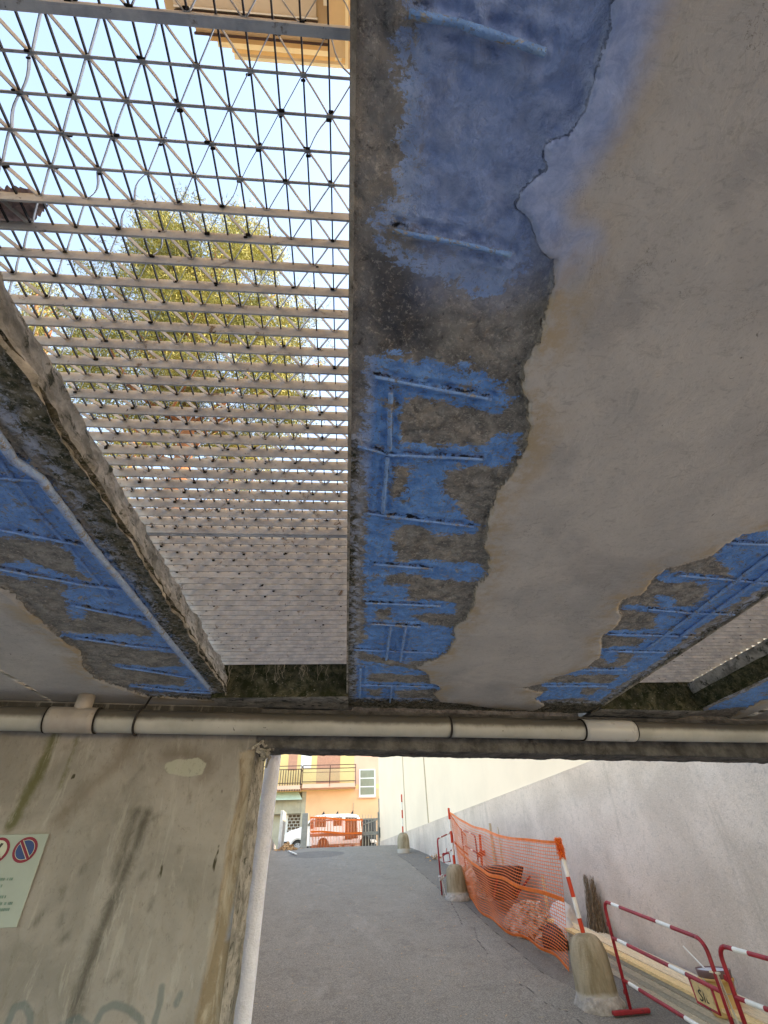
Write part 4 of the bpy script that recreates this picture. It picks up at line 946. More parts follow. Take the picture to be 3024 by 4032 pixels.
# ================================================================== PLANKS, BUCKET, BRUSH, RUBBLE
pd = Vector((-.115, 1, .141)).normalized()
def plank(x, y0, L, z, w, t, mi, label, tilt=0.):
    a = Vector((x, y0, z+.002)); b = a+pd*L
    b.x += tilt
    c = Vector((x+w/2, y0, gz_(y0)))
    m = MB(); k = 10; pts = []
    sx = Vector((w, 0, 0)); 
    def P(f): q = a.lerp(b, f); q.z = gz_(q.y)+z+.004; return q
    for i in range(k):
        p, q = P(i/k), P((i+1)/k)
        m.hexa([p, p+sx, q+sx, q, p+Vector((0, 0, t)), p+sx+Vector((0, 0, t)), q+sx+Vector((0, 0, t)), q+Vector((0, 0, t))])
    bm_ = m.build('plank', PLANKS[mi], bevel=0); tag(bm_, label, 'plank', 'long pine planks stacked against the ramp wall')
    return bm_
yS = 4.65
def XB(off, y): return 3.30+off-.115*(y-7.0)
zlay = 0
labs = ['bottom plank of the front stack, lying on the asphalt', 'second plank up in the front stack', 'third plank up in the front stack', 'fourth plank up in the front stack, greyish', 'bright orange-edged plank on top of the front stack',
        'plank lying flat just behind the bright top plank', 'low plank in the middle row with a dark edge', 'wide pale plank lying nearest the wall', 'lower plank beneath the one nearest the wall']
th = .045
for i, (of, L, mi) in enumerate([(.0, 4.2, 5), (.012, 4.1, 4), (.004, 4.3, 2), (.016, 4.15, 4)]):
    plank(XB(of, yS), yS, L, i*th*1.08, .17, th, mi, labs[i])
plank(XB(.0, yS), yS-.1, 4.6, 4*th*1.08, .10, .03, 3, labs[4]); plank(XB(.105, yS), yS, 4.5, 4*th*1.08, .14, .035, 0, labs[5])
for i, mi in enumerate([4, 2, 5]): plank(XB(.19, yS), yS-.2, 4.4, i*th*1.05, .15, th, mi, ['lowest plank of the middle row', 'middle plank of the middle row', 'upper plank of the middle row'][i])
plank(XB(.255, yS), yS, 4.4, 3*th*1.05, .13, .04, 1, labs[6]); plank(XB(.36, yS), yS-.3, 4.5, .0, .24, .09, 2, labs[8]); plank(XB(.36, yS), yS, 4.3, .093, .22, .05, 1, labs[7])
plank(XB(.62, 4.2), 4.3, 2.2, .0, .10, .10, 5, 'short square timber against the wall under the bucket')
BKy = 5.93; BKx = 3.515; BKz = gz_(BKy)+.145
BK = empty('bucket', (BKx, BKy, BKz), 'ochre plastic paint bucket full of dried white paint on the planks by the wall', 'bucket')
c0 = Vector((BKx, BKy, BKz))
m = MB(); m.lathe(c0, [(.118, 0), (.122, .01), (.140, .24)], 32); m.build('body', M_BUCK, BK, smooth=True)
m = MB(); m.lathe(c0, [(.150, .235), (.153, .25), (.150, .256)], 32); m.build('rib', M_BUCK, BK, smooth=True)
m = MB(); m.lathe(c0, [(.141, .255), (.148, .30), (.151, .312), (.143, .312), (.140, .30)], 32); m.build('rim', M_BLID, BK, smooth=True)
m = MB(); m.lathe(c0, [(.139, .285), (.138, .303), (.05, .306), (.01, .306)], 32, jit=.02); m.build('paint', M_PAINT, BK)
m = MB(); m.tube([c0+Vector((-.155*math.cos(a)*1.0, -.155*math.sin(a)*.6-.05, .26-.10*math.sin(a))) for a in np.linspace(0, math.pi, 14)], .003, 5); m.build('wire_handle', M_RIM, BK, smooth=True)
m = MB(); m.tube([c0+Vector((-.03, .05, .29)), c0+Vector((-.13, .16, .46))], .007, 6); o = m.build('mixing_stick', M_WHITE); tag(o, 'thin white stick standing in the paint bucket', 'stick')
m = MB()
bq = onramp(2362, 3697)
by = float(bq[1])-.2; bx = XW(by)-.05
for i in range(150):
    s_ = random.choice((-1, 1)); a = Vector((bx-.10+random.gauss(0, .05), by-.05+random.gauss(0, .08), gz_(by)+.0)); tp = Vector((XW(by)-.03-random.random()*.05, by+(.16 if s_ > 0 else -.10)+random.gauss(0, .05), gz_(by)+random.uniform(.48, .78)))
    mid = a.lerp(tp, .5)+Vector((random.gauss(0, .015)-.02, random.gauss(0, .02), 0)); m.tube([a, mid, tp], [.006, .005, .002], 4)
o = m.build('brushwood_bundle', M_TWIG); tag(o, 'bundle of dry brown stems leaning on the wall behind the nearest pole', 'brushwood')
def lump_heap(c, rx, ry, h, n, smin, smax, name, mat, label, cat, kind=None):
    m = MB()
    for i in range(n):
        a = random.random()*6.28; r = math.sqrt(random.random()); x = c[0]+r*rx*math.cos(a); y = c[1]+r*ry*math.sin(a); z = gz_(y)+h*(1-r*r)*random.uniform(.55, 1)
        s_ = random.uniform(smin, smax); ax_ = Vector([random.gauss(0, 1) for _ in range(3)]).normalized()*s_
        m.beam(Vector((x, y, z))-ax_, Vector((x, y, z))+ax_, s_*random.uniform(.8, 1.5), s_*random.uniform(.5, 1.1))
    m.lathe(Vector((c[0], c[1], gz_(c[1]))), [(rx, -.2), (rx*.9, .05), (rx*.6, h*.6), (rx*.2, h*.85), (.02, h*.9)], 18, jit=.3)
    o = m.build(name, mat); tag(o, label, cat)
    if kind: o['kind'] = kind
    return o
lump_heap((3.0, 9.6), .42, .75, .34, 700, .015, .05, 'rubble_heap', M_RUB, 'nearer heap of pale broken rubble behind the orange net', 'rubble', 'stuff')
lump_heap((2.85, 12.6), .45, .9, .50, 500, .02, .06, 'rubble_heap', M_RUB, 'farther, higher heap of pale rubble behind the orange net', 'rubble', 'stuff')
def sack(c, s_, label, mat=M_SACK):
    bm = bmesh.new(); bmesh.ops.create_icosphere(bm, subdivisions=4, radius=1)
    for v in bm.verts:
        p = v.co; k = 1+.16*noise.fractal(p*1.7+Vector(c), 1., 2., 4); p.x *= s_[0]*k; p.y *= s_[1]*k; p.z = max(-.4, p.z)*s_[2]*k+.4*s_[2]
    me = bpy.data.meshes.new('sack'); bm.to_mesh(me); bm.free(); me.materials.append(mat)
    for p in me.polygons: p.use_smooth = True
    o = bpy.data.objects.new('rubble_sack', me); COL.objects.link(o); o.location = (c[0], c[1], gz_(c[1])+c[2]); tag(o, label, 'sack', 'sacks behind the orange net')
sack((3.18, 8.75, .02), (.15, .22, .22), 'tall bulging white sack nearest the planks behind the net')
sack((3.35, 9.15, .02), (.22, .26, .28), 'slumped white sack beside the nearer rubble heap')
sack((2.98, 8.7, .0), (.16, .2, .18), 'small dark sack in front of the white ones', M_DRK)
# wheelbarrow
WB = empty('wheelbarrow', (2.86, 11.2, gz_(11.2)), 'dark upturned wheelbarrow tray behind the net next to the rubble', 'wheelbarrow')
m = MB(); g0 = gz_(11.2)
m.hexa([(2.70, 10.75, g0+.10), (3.15, 10.75, g0+.10), (3.10, 11.5, g0+.16), (2.75, 11.5, g0+.16), (2.52, 10.5, g0+.58), (3.30, 10.5, g0+.58), (3.22, 11.9, g0+.62), (2.60, 11.9, g0+.62)]); m.build('tray', M_DRK, WB, bevel=.03)
m = MB(); m.tube([(2.62, 10.0, g0+.42), (2.72, 10.8, g0+.14), (2.93, 12.1, g0+.24)], .018, 8); m.tube([(3.2, 10.0, g0+.42), (3.12, 10.8, g0+.14), (2.95, 12.1, g0+.24)], .018, 8); m.build('handle_frame', M_DRED, WB, smooth=True)
m = MB(); m.tube([(2.90, 12.1, g0+.25), (2.97, 12.1, g0+.25)], .18, 20); m.build('wheel', M_TYRE, WB)
# red shovel-like upright and posts leaning on the wall behind the net
m = MB(); yy = 13.2; m.beam((3.12, yy, gz_(yy)), (3.20, yy+.05, gz_(yy)+.95), .05, .05); m.beam((3.08, yy, gz_(yy)+.55), (3.30, yy+.05, gz_(yy)+.6), .04, .10)
o = m.build('red_post', M_RED); tag(o, 'upright red post with a short crossbar behind the net', 'post')
for i, (x, y, h_) in enumerate(((3.28, 12.6, 1.2), (3.36, 12.2, 1.15), (3.36, 9.9, .62))):
    m = MB(); m.beam((x, y, gz_(y)), (x+.04, y+.03, gz_(y)+h_), .05, .04); o = m.build('timber_post', PLANKS[2]); tag(o, ['tall brown timber standing behind the net, left of its pair', 'tall brown timber standing behind the net, right of its pair', 'short timber stuck in the nearer rubble'][i], 'timber post')
# fallen leaves
def leaves(c, rx, ry, n, h, label):
    m = MB()
    for i in range(n):
        x = c[0]+random.gauss(0, rx); y = c[1]+random.gauss(0, ry); z = gz_(y)+random.random()*h*math.exp(-((x-c[0])/rx)**2); s_ = random.uniform(.03, .07)
        a = Vector([random.gauss(0, 1), random.gauss(0, 1), random.gauss(0, .5)]).normalized()*s_; b_ = Vector([random.gauss(0, 1), random.gauss(0, 1), random.gauss(0, .6)]).normalized()*s_*.6; p = Vector((x, y, z+.01))
        m.quad(p-a, p-b_, p+a, p+b_)
    o = m.build('fallen_leaves', M_TLEAF, kind='stuff'); tag(o, label, 'fallen leaves')
qx = ony(1120, 3350, 22.5); leaves((float(qx[0])+.12, 22.4), .20, .5, 330, .24, 'drift of orange fallen leaves at the foot of the white gate post')
qx = ony(1725, 3350, 17.5); leaves((float(qx[0]), 17.5), .15, .3, 120, .16, 'small clump of orange leaves on the asphalt by the grey wall')
m = MB(); qa = Vector(tuple(ony(1135, 3367, 21.0))); qb = Vector(tuple(ony(1165, 3379, 19.6))); qa.z = gz_(21)+.03; qb.z = gz_(19.6)+.03; m.beam(qa, qb, .07, .03); o = m.build('broken_board', M_STRW); tag(o, 'pale broken strip of board lying by the leaf drift', 'board')
m = MB()
for i in range(900):
    y = random.uniform(4.8, 20); x = random.uniform(-.9, XW(y)-.3); s_ = random.uniform(.006, .018)*(.6+y/14); z = gz_(y)+.006
    a = Vector((random.gauss(0, 1), random.gauss(0, 1), .14*0)).normalized()*s_; b_ = Vector((-a.y, a.x, 0))*random.uniform(.15, .5); a.z = a.y*.14; b_.z = b_.y*.14; p = Vector((x, y, z))
    m.quad(p-a, p-b_, p+a, p+b_)
o = m.build('ramp_litter', M_TLEAF, kind='stuff')
# ================================================================== GATE
GY = 27.5
def g3(x, y, Y=GY): return Vector(tuple(ony(*zz(3)(x, y), Y)))
GB = gz_(GY)
GT = empty('street_gate', (0, GY, GB), 'grey steel swing gate with spiked bars and posts at the top of the ramp', 'gate')
def vpost(xa, ya, xb, name, mat, Y=GY, zb0=GB-.05, dep=.12, parent=GT):
    a = g3(xa, ya, Y); b = g3(xb, ya, Y); m = MB(); m.box(a.x, b.x, Y-dep/2, Y+dep/2, zb0, a.z); return m.build(name, mat, parent, bevel=.008)
vpost(385, 905, 465, 'gate_post', M_GATE); vpost(1415, 705, 1448, 'gate_post', M_GATE); vpost(1405, 890, 1418, 'gate_stile', M_GATE)
wpst = vpost(92, 870, 133, 'gate_post', M_GATEW, Y=22.8, zb0=gz_(22.8)-.05, parent=None); tag(wpst, 'white painted steel post at the left end of the gate', 'gate post')
m = MB()
a = g3(133, 880, 23.0); xe_ = g3(168, 880, 24.6).x; m.hexa([(a.x, 22.95, gz_(23)+.05), (a.x+.02, 22.95, gz_(23)+.05), (xe_, 24.6, gz_(24.6)+.1), (xe_-.03, 24.6, gz_(24.6)+.1), (a.x, 22.95, a.z), (a.x+.02, 22.95, a.z), (xe_, 24.6, a.z+.1), (xe_-.03, 24.6, a.z+.1)])
o = m.build('gate_leaf', M_GATE); tag(o, 'grey gate leaf folded open beside the white post', 'gate')
m = MB()
za = g3(1300, 985).z; zm = g3(1300, 1172).z
m.box(g3(500, 990).x, g3(1405, 985).x, GY-.02, GY+.02, za-.03, za+.03); m.box(g3(500, 990).x, g3(1430, 985).x, GY-.03, GY+.03, zm-.09, zm+.05)
m.beam(g3(1175, 1075)+Vector((0, -.03, 0)), g3(1400, 992)+Vector((0, -.03, 0)), .04, .05); m.build('gate_frame', M_GATE, GT)
for k, xx in enumerate(np.arange(500, 1400, 39)):
    top_ = 915 if xx < 1320 else 950; a = g3(xx, top_ + (8 if k % 2 else 0)); m = MB(); m.tube([(a.x, GY, GB+.05), (a.x, GY, a.z-.05), (a.x, GY, a.z)], [.013, .013, .004], 6); m.build('gate_bar', M_GATE, GT)
m = MB(); m.box(g3(1425, 1150).x, g3(1465, 1150).x, GY-.16, GY-.08, g3(0, 1290).z, g3(0, 1150).z); m.build('lock_box', M_DKGREY, GT, bevel=.01)
m = MB(); m.beam(g3(1440, 720), g3(1475, 720), .02, .02); m.beam(g3(1440, 790), g3(1475, 790), .02, .02); m.beam(g3(1472, 715), g3(1472, 795), .02, .02); m.build('wall_bracket', M_RAIL, GT)
# ================================================================== VEHICLES
def V(x, y, Y): return Vector(tuple(ony(*zz(3)(x, y), Y)))
VY = 32.2
VT = empty('white_van', (-1.4, VY+.9, ZT), 'white delivery van parked across the street behind the gate and net', 'van')
x0 = V(132, 1200, VY).x; k_ = (V(1190, 1200, VY).x-x0)/4.4
def vx(s_): return x0+s_*k_
zg = ZT
prof = [(0.05, .30), (0.0, .55), (.03, .83), (.12, 1.00), (.35, 1.10), (.78, 1.20), (1.05, 1.30), (1.55, 1.70), (1.78, 1.80), (2.4, 1.84), (3.6, 1.84), (4.15, 1.78), (4.33, 1.55), (4.40, 1.0), (4.40, .45), (4.3, .28)]
poly = [(vx(a), zg+b) for a, b in prof]
def wheel_arch(cx_, r): return [(vx(cx_+r*math.cos(t)), zg+.32+r*math.sin(t)) for t in np.linspace(0, math.pi, 12)]
pl_ = poly+[(vx(3.62+.38*math.cos(t)), zg+.30+.38*math.sin(t)) for t in np.linspace(0, math.pi, 12)]+[(vx(.80+.38*math.cos(t)), zg+.30+.38*math.sin(t)) for t in np.linspace(0, math.pi, 12)]
m = MB(); m.prism(pl_, VY, VY+1.75); m.build('body', M_VAN, VT, bevel=.05, seg=3)
for cx_ in (.80, 3.62):
    for yy in (VY+.0, VY+1.55):
        w_ = empty('wheel', (vx(cx_)+1.4, yy-VY-.9, .31)); w_.parent = VT
        m = MB(); c_ = Vector((vx(cx_), yy, zg+.31)); m.tube([c_+Vector((0, .0, 0)), c_+Vector((0, .2, 0))], .315, 28); m.build('tyre', M_TYRE, w_, bevel=.02)
        m = MB(); m.tube([c_+Vector((0, -.012, 0)), c_+Vector((0, .02, 0))], .20, 24); m.tube([c_+Vector((0, -.03, 0)), c_], .07, 14)
        for q_ in range(8): a = q_*math.pi/4; m.beam(c_+Vector((math.cos(a)*.13, -.014, math.sin(a)*.13)), c_+Vector((math.cos(a)*.17, -.014, math.sin(a)*.17)), .045, .01, up=(0, 1, 0), m=1)
        m.build('rim', [M_RIM, M_BLK], w_)
for cx_ in (.80, 3.62): m = MB(); m.prism([(vx(cx_+.375*math.cos(t)), zg+.30+.375*math.sin(t)) for t in np.linspace(0, math.pi, 14)]+[(vx(cx_-.36), zg+.2), (vx(cx_+.36), zg+.2)], VY+.16, VY+.22); m.build('wheel_well', M_BLK, VT)
m = MB(); m.prism([(vx(1.18), zg+1.28), (vx(1.62), zg+1.64), (vx(1.66), zg+1.28)], VY-.012, VY+.01); m.build('quarter_window', M_WIN, VT)
m = MB(); m.prism([(vx(1.72), zg+1.22), (vx(1.72), zg+1.66), (vx(1.85), zg+1.72), (vx(2.35), zg+1.72), (vx(2.35), zg+1.22)], VY-.012, VY+.01); m.build('side_window', M_WIN, VT, bevel=.004)
m = MB(); m.prism([(vx(2.75), zg+1.25), (vx(2.75), zg+1.66), (vx(3.25), zg+1.66), (vx(3.25), zg+1.25)], VY-.012, VY+.01); m.build('side_window', M_WIN, VT)
m = MB(); m.prism([(vx(3.45), zg+.62), (vx(3.45), zg+1.66), (vx(4.1), zg+1.62), (vx(4.18), zg+.62)], VY-.012, VY+.01); m.build('rear_panel_window', M_WIN, VT)
m = MB(); m.prism([(vx(.02), zg+.93), (vx(.22), zg+1.02), (vx(.22), zg+.88), (vx(.04), zg+.82)], VY-.014, VY+.02); m.build('headlight', M_LAMP, VT, bevel=.004)
m = MB(); m.prism([(vx(-.04), zg+.28), (vx(-.04), zg+.58), (vx(.30), zg+.60), (vx(.42), zg+.28)], VY-.02, VY+1.77); m.build('bumper', M_BLK, VT, bevel=.02)
m = MB(); m.box(vx(1.30), vx(3.1), VY-.02, VY+.0, zg+.24, zg+.34); m.build('sill_trim', M_BLK, VT)
m = MB(); m.box(vx(1.45), vx(1.66), VY-.20, VY-.02, zg+1.15, zg+1.32); m.build('wing_mirror', M_BLK, VT, bevel=.03)
for cx_ in (2.05, 2.87, 3.75):
    m = MB(); m.prism([(vx(cx_), zg+1.83), (vx(cx_+.16), zg+1.83), (vx(cx_+.15), zg+2.01)], VY+.15, VY+1.6); m.build('roof_bar', M_BLK, VT)
for cx_ in (1.68, 2.45, 3.35):
    m = MB(); m.box(vx(cx_), vx(cx_)+.012, VY-.004, VY+.004, zg+.34, zg+1.75); m.build('door_seam', M_BLK, VT)
# white car farther right, only its low flank in view
CYr = 30.2; cx0 = V(1150, 1300, CYr).x; cx1 = V(1402, 1300, CYr).x
WC = empty('white_car', ((cx0+cx1)/2, CYr+.8, ZT), 'low white car tail seen through the gate bars at the right', 'car')
zc = V(1300, 1262, CYr).z
m = MB(); m.prism([(cx0-2.5, ZT+.3), (cx0-2.4, zc-.05), (cx0-.9, zc), (cx0-.4, zc+.02), (cx1-.12, zc), (cx1, zc-.12), (cx1+.01, ZT+.32)], CYr, CYr+1.65); m.build('body', M_VAN, WC, bevel=.04, seg=2)
m = MB(); m.box(cx1-.42, cx1-.12, CYr-.01, CYr+.01, zc-.22, zc-.15); m.build('trim', M_BLK, WC)
for xx in (cx0-1.9, cx0+.35):
    m = MB(); m.tube([(xx, CYr-.01, ZT+.3), (xx, CYr+.2, ZT+.3)], .3, 24); m.build('wheel', M_TYRE, WC)
# dark sheet skip behind
DS = empty('sheet_container', (V(1300, 1100, 34.9).x, 34.9, ZT), 'dark grey ribbed sheet container behind the gate bars', 'container')
a = V(1195, 985, 34.9); b = V(1385, 985, 34.9); m = MB(); m.box(a.x, b.x, 34.9, 36.5, ZT+.1, a.z); m.build('body', M_DKGREY, DS, bevel=.02)
for i in range(7):
    m = MB(); x_ = a.x+(b.x-a.x)*(i+.5)/7; m.box(x_-.03, x_+.03, 34.86, 34.9, ZT+.1, a.z-.02); m.build('rib', M_DKGREY, DS)
# ================================================================== ORANGE APARTMENT BUILDING
BY = 39.
def B(x, y, Y=BY): q = ony(*zz(3)(x, y), Y); return float(q[0]), float(q[2])
OB = empty('apartment_building', (0, BY, ZT), 'orange and yellow apartment building with balconies at the end of the ramp', 'building')
xl = -14.; xr2 = 7.5; xo = B(432, 700)[0]; xp = B(1088, 300)[0]; zsl = B(800, 600)[1]; ztop = 9.6
m = MB(); m.box(xo, xr2, BY, BY+9, ZT, zsl); m.build('wall', M_ORANGE, OB)
m = MB(); m.box(xl, xp, BY, BY+9, zsl+.001, 15); m.build('wall', M_YELLOW, OB)
m = MB(); m.box(xp+.001, xr2, BY-.02, BY+9, zsl+.001, 15); m.build('wall', M_PEACH, OB)
m = MB(); m.box(xp+.002, xr2+.01, BY-.035, BY-.021, B(0, 605)[1], B(0, 545)[1]); m.build('string_course', M_YELLOW, OB)
m = MB(); m.box(xl-.3, xr2+.3, BY-.6, BY+9.3, 15, 15.3); m.build('roof', M_SHUT, OB)
m = MB(); m.box(xl, xo-.001, BY+.6, BY+9, ZT, zsl); m.build('ground_floor_wall', M_BEIGE, OB)
# fascia of corrugated sheet + awning + pillar
a = B(85, 722, BY+.02); b = B(430, 905, BY+.02); m = MB(); m.box(xl, b[0], BY+.05, BY+.6, b[1], a[1])
m.build('fascia', M_BEIGE, OB)
m = MB(); xx = b[0]-.05
while xx > -7.5: m.box(xx-.09, xx, BY+.02, BY+.049, b[1]+.03, a[1]-.03); xx -= .22
m.build('corrugated_sheet', M_BEIGE, OB)
m = MB(); p1 = B(385, 600); p2 = B(440, 600); m.box(p1[0], p2[0], BY-.02, BY+.5, ZT, zsl-.01); m.build('pillar', M_BEIGE, OB)
q1_ = B(380, 718, BY-.3); q2_ = B(320, 604, BY+.1)
m = MB(); m.hexa([(xl, BY-.5, q1_[1]-.02), (q1_[0], BY-.5, q1_[1]-.02), (q2_[0], BY+.2, q2_[1]), (xl, BY+.2, q2_[1]), (xl, BY-.5, q1_[1]+.02), (q1_[0], BY-.5, q1_[1]+.02), (q2_[0], BY+.2, q2_[1]+.04), (xl, BY+.2, q2_[1]+.04)]); m.build('awning', M_AWN, OB)
a = B(165, 918, BY+.58); b = B(358, 1125, BY+.58)
wf = None
m = MB(); m.box(a[0], b[0], BY+.55, BY+.6, b[1]-.6, a[1]); wf = m.build('garage_window', M_STRW, OB)
a = B(192, 932, BY+.54); b = B(340, 1125, BY+.54); m = MB(); rows = 9; cols_ = 3
for i in range(rows):
    for j in range(cols_+1):
        w_ = (b[0]-a[0])/cols_; xx = a[0]+(j-(.5 if i % 2 else 0))*w_; z1 = a[1]-(i)*.18
        xa_, xb_2 = max(a[0], xx+.02), min(b[0], xx+w_-.02)
        if xb_2-xa_ > .04: m.box(xa_, xb_2, BY+.53, BY+.549, z1-.15, z1)
m.build('glass_blocks', M_BRICK, wf)
# windows and shutters
def louvre(xA, yA, xB, yB, mat, name, Y=BY-.02, step=.09):
    a = B(xA, yA, Y); b = B(xB, yB, Y); m = MB(); m.box(a[0], b[0], Y, Y+.018, b[1], a[1]); z = b[1]
    while z < a[1]-.03: m.box(a[0]+.02, b[0]-.02, Y-.012, Y-.001, z+.02, z+step-.02); z += step
    return m.build(name, mat, OB)
louvre(592, 60, 890, 490, M_SHUT, 'roller_shutter'); louvre(205, 60, 303, 320, M_SHUT, 'roller_shutter')
a = B(375, 60); b = B(500, 292); m = MB(); m.box(a[0], b[0], BY-.03, BY-.002, b[1], a[1]); m.build('white_shutter', M_WHITE, OB)
m = MB(); m.box((a[0]+b[0])/2-.01, (a[0]+b[0])/2+.01, BY-.036, BY-.03, b[1], a[1]); m.build('shutter_seam', M_BEIGE, OB)
a = B(1153, 310); b = B(1380, 682); m = MB(); m.box(a[0], b[0], BY-.06, BY-.021, b[1], a[1]); wf = m.build('window', M_WHITE, OB)
for y0_, y1_ in ((325, 420), (440, 535), (556, 652)):
    c1 = B(1172, y0_); c2 = B(1360, y1_); m = MB(); m.box(c1[0], c2[0], BY-.066, BY-.061, c2[1], c1[1]); m.build('pane', M_GLASS, wf)
a = B(1143, 688); b = B(1388, 700); m = MB(); m.box(a[0], b[0], BY-.16, BY-.021, b[1], a[1]); m.build('window_sill', M_PEACH, OB)
# balconies
def balcony(xA, xB, ztop_, zbot, zr, dep, name, bars=False):
    m = MB(); m.hexa([(xA, BY-dep, zbot), (xB, BY-dep, zbot), (xB, BY-.021, zbot), (xA, BY-.021, zbot), (xA, BY-dep, ztop_), (xB, BY-dep, ztop_), (xB, BY-.021, ztop_), (xA, BY-.021, ztop_)]); bs = m.build('balcony', M_PEACH, OB)
    m = MB(); y = BY-dep+.03; H_ = zr-ztop_
    for z in (zr, zr-.22, ztop_+.14): m.beam((xA, y, z), (xB, y, z), .035, .045)
    m.beam((xA, y-.005, zr-.46), (xB, y-.005, zr-.46), .02, .02) if not bars else None
    for x_ in (xA, (xA+xB)/2+.05, xB): m.beam((x_, y-.01, ztop_-.2), (x_, y-.01, zr), .05, .04)
    for x_ in (xB,): 
        for z in (zr, zr-.22, ztop_+.14): m.beam((x_, y, z), (x_, BY-.1, z), .035, .045)
    if bars:
        x_ = xA+.1
        while x_ < xB: m.beam((x_, y-.012, ztop_-.35), (x_, y-.012, zr-.2), .05, .02); x_ += .18
    m.build('railing', M_RAIL, bs)
    if not bars:
        m = MB(); x_ = xA+.08
        while x_ < xB-.05: m.beam((x_, y+.01, ztop_+.16), (x_, y+.01, zr-.24), .028, .012); x_ += .075
        m.build('thin_balusters', M_MESHY, bs)
zt_ = B(0, 520, BY-1.)[1]; zbb = B(0, 575, BY-1.)[1]
xA = B(385, 400, BY-1.)[0]; xB_ = B(1108, 400, BY-1.)[0]
balcony(xA, xB_, zt_, zbb, B(0, 265, BY-1.)[1], 1.0, 'b'); balcony(-11, xA-.1, zt_-.05, zbb-.05, B(0, 268, BY-.95)[1], .95, 'b', True)
m = MB(); a = B(1075, 760); m.tube([(a[0], BY-.03, ZT), (a[0], BY-.03, a[1])], .015, 6); m.build('wall_conduit', M_BEIGE, OB)
# ================================================================== BUILDING OVERHEAD (balconies above the slot)
AB = empty('house_above', (0, -4, 2.7), 'ochre house seen from directly below, its eaves and balconies jutting over the slot', 'building')
M_OCH = simple('ochre_render', (.80, .48, .22), .85, .1, 1); M_CRM = simple('cream_eaves', (.88, .80, .60), .85, .05, 1); M_TAN = simple('tan_soffit', (.58, .44, .30), .9, .12, 2); M_BGE = simple('pale_beige_panel', (.62, .56, .50), .9, .05, 2); M_WGR = simple('white_trim', (.75, .76, .78), .6, .05)
def z6(x, y): return (600+x*.4822, y*.4822)
m = MB(); m.box(-3.6, 6, -9, -1.25, 2.71, 15); m.build('wall', M_OCH, AB)
def up(x, y, z): q = onplane(*z6(x, y), (0, 0, z), (0, 0, 1)); return float(q[0]), float(q[1])
# balcony slab, its soffit with two white-edged panels
xa_, ya_ = up(100, 130, 11.6); xb_, yb_ = up(1462, 362, 11.6)
yf = up(900, 290, 11.6)[1]; xlb = up(105, 60, 11.6)[0]; xrb = up(1450, 200, 11.6)[0]; xstep = up(350, 220, 11.6)[0]
m = MB(); m.prism([(xlb, -1.3), (xlb, up(105, 120, 11.6)[1]), (xstep, up(350, 228, 11.6)[1]), (xstep, yf+.02), (xrb+.02, yf+.02), (xrb+.02, -1.3)], 11.6, 11.85, 'xy'); m.build('balcony_slab', M_TAN, AB)
ye = up(800, 90, 11.58)[1]; m = MB(); m.box(xlb+.15, up(1340, 130, 11.58)[0], -1.2, ye, 11.52, 11.599); m.build('soffit_panel', M_BGE, AB)
for dy, mt in ((0, M_WGR), (.035, M_RAIL), (.055, M_WGR)):
    m = MB(); m.box(xlb+.15, up(1350, 130, 11.58)[0], ye+dy*1.2+.001, ye+dy*1.2+.02, 11.50, 11.599); m.build('soffit_trim', mt, AB)
m = MB(); m.box(xstep-.02, xrb+.05, yf+.022, yf+.05, 11.55, 11.9); m.build('slab_edge', M_RAIL, AB)
# bay wall and upper eaves at z=15
zE = 12.3; xw0 = up(515, 300, zE)[0]; yw = up(1000, 345, zE)[1]; xw1 = up(1545, 300, zE)[0]
m = MB(); m.box(xw0, xw1+3, -1.24, yw, 11.86, zE-.001); m.build('bay_wall', M_OCH, AB)
ye1 = up(1000, 425, zE)[1]; ye2 = up(1000, 470, zE)[1]; ye3 = up(1100, 545, zE)[1]
m = MB(); m.box(up(530, 330, zE)[0], xw1+3.4, -1.0, ye1, zE, zE+.12); m.build('eaves', M_CRM, AB)
x6 = up(650, 400, zE+.13)[0]
m = MB(); m.box(x6, xw1+3.6, -1.0, ye2, zE+.121, zE+.25); m.build('eaves', M_OCH, AB)
m = MB(); m.box(x6, xw1+3.8, -1.0, ye3, zE+.251, zE+.5); m.build('eaves', M_CRM, AB)
for dz, yy in ((.118, ye1), (.245, ye2+.02), (.248, (ye2+ye3)/2)):
    m = MB(); m.box(x6+.1, xw1+1, yy-.03, yy, zE+dz-.02, zE+dz); m.build('eaves_moulding', M_TAN, AB)
# projecting wing at the right with stacked mouldings
for k, (px, mt, zz0, zz1) in enumerate(((1440, M_TAN, 10.2, 11.5), (1490, M_CRM, 10.6, 12.25), (1545, M_OCH, 10.4, 12.2), (1575, M_CRM, 10.0, 12.15), (1600, M_TAN, 9.8, 12.1))):
    xx = up(px, 250, zz0)[0]; y_ = up(1580, 560, zE)[1]*(zz0-1.5)/(zE-1.5)
    m = MB(); m.box(xx, xx+.35+.02*k, -1.0-.01*k, y_-.10*(4-k)*.25, zz0, zz1); m.build('wing_pilaster', mt, AB)
m = MB(); m.box(up(1400, 60, 11.4)[0], up(1420, 60, 11.4)[0]+.05, -1, up(1400, 40, 11.4)[1], 11.3, 11.5); m.build('downpipe_bracket', M_WHITE, AB)
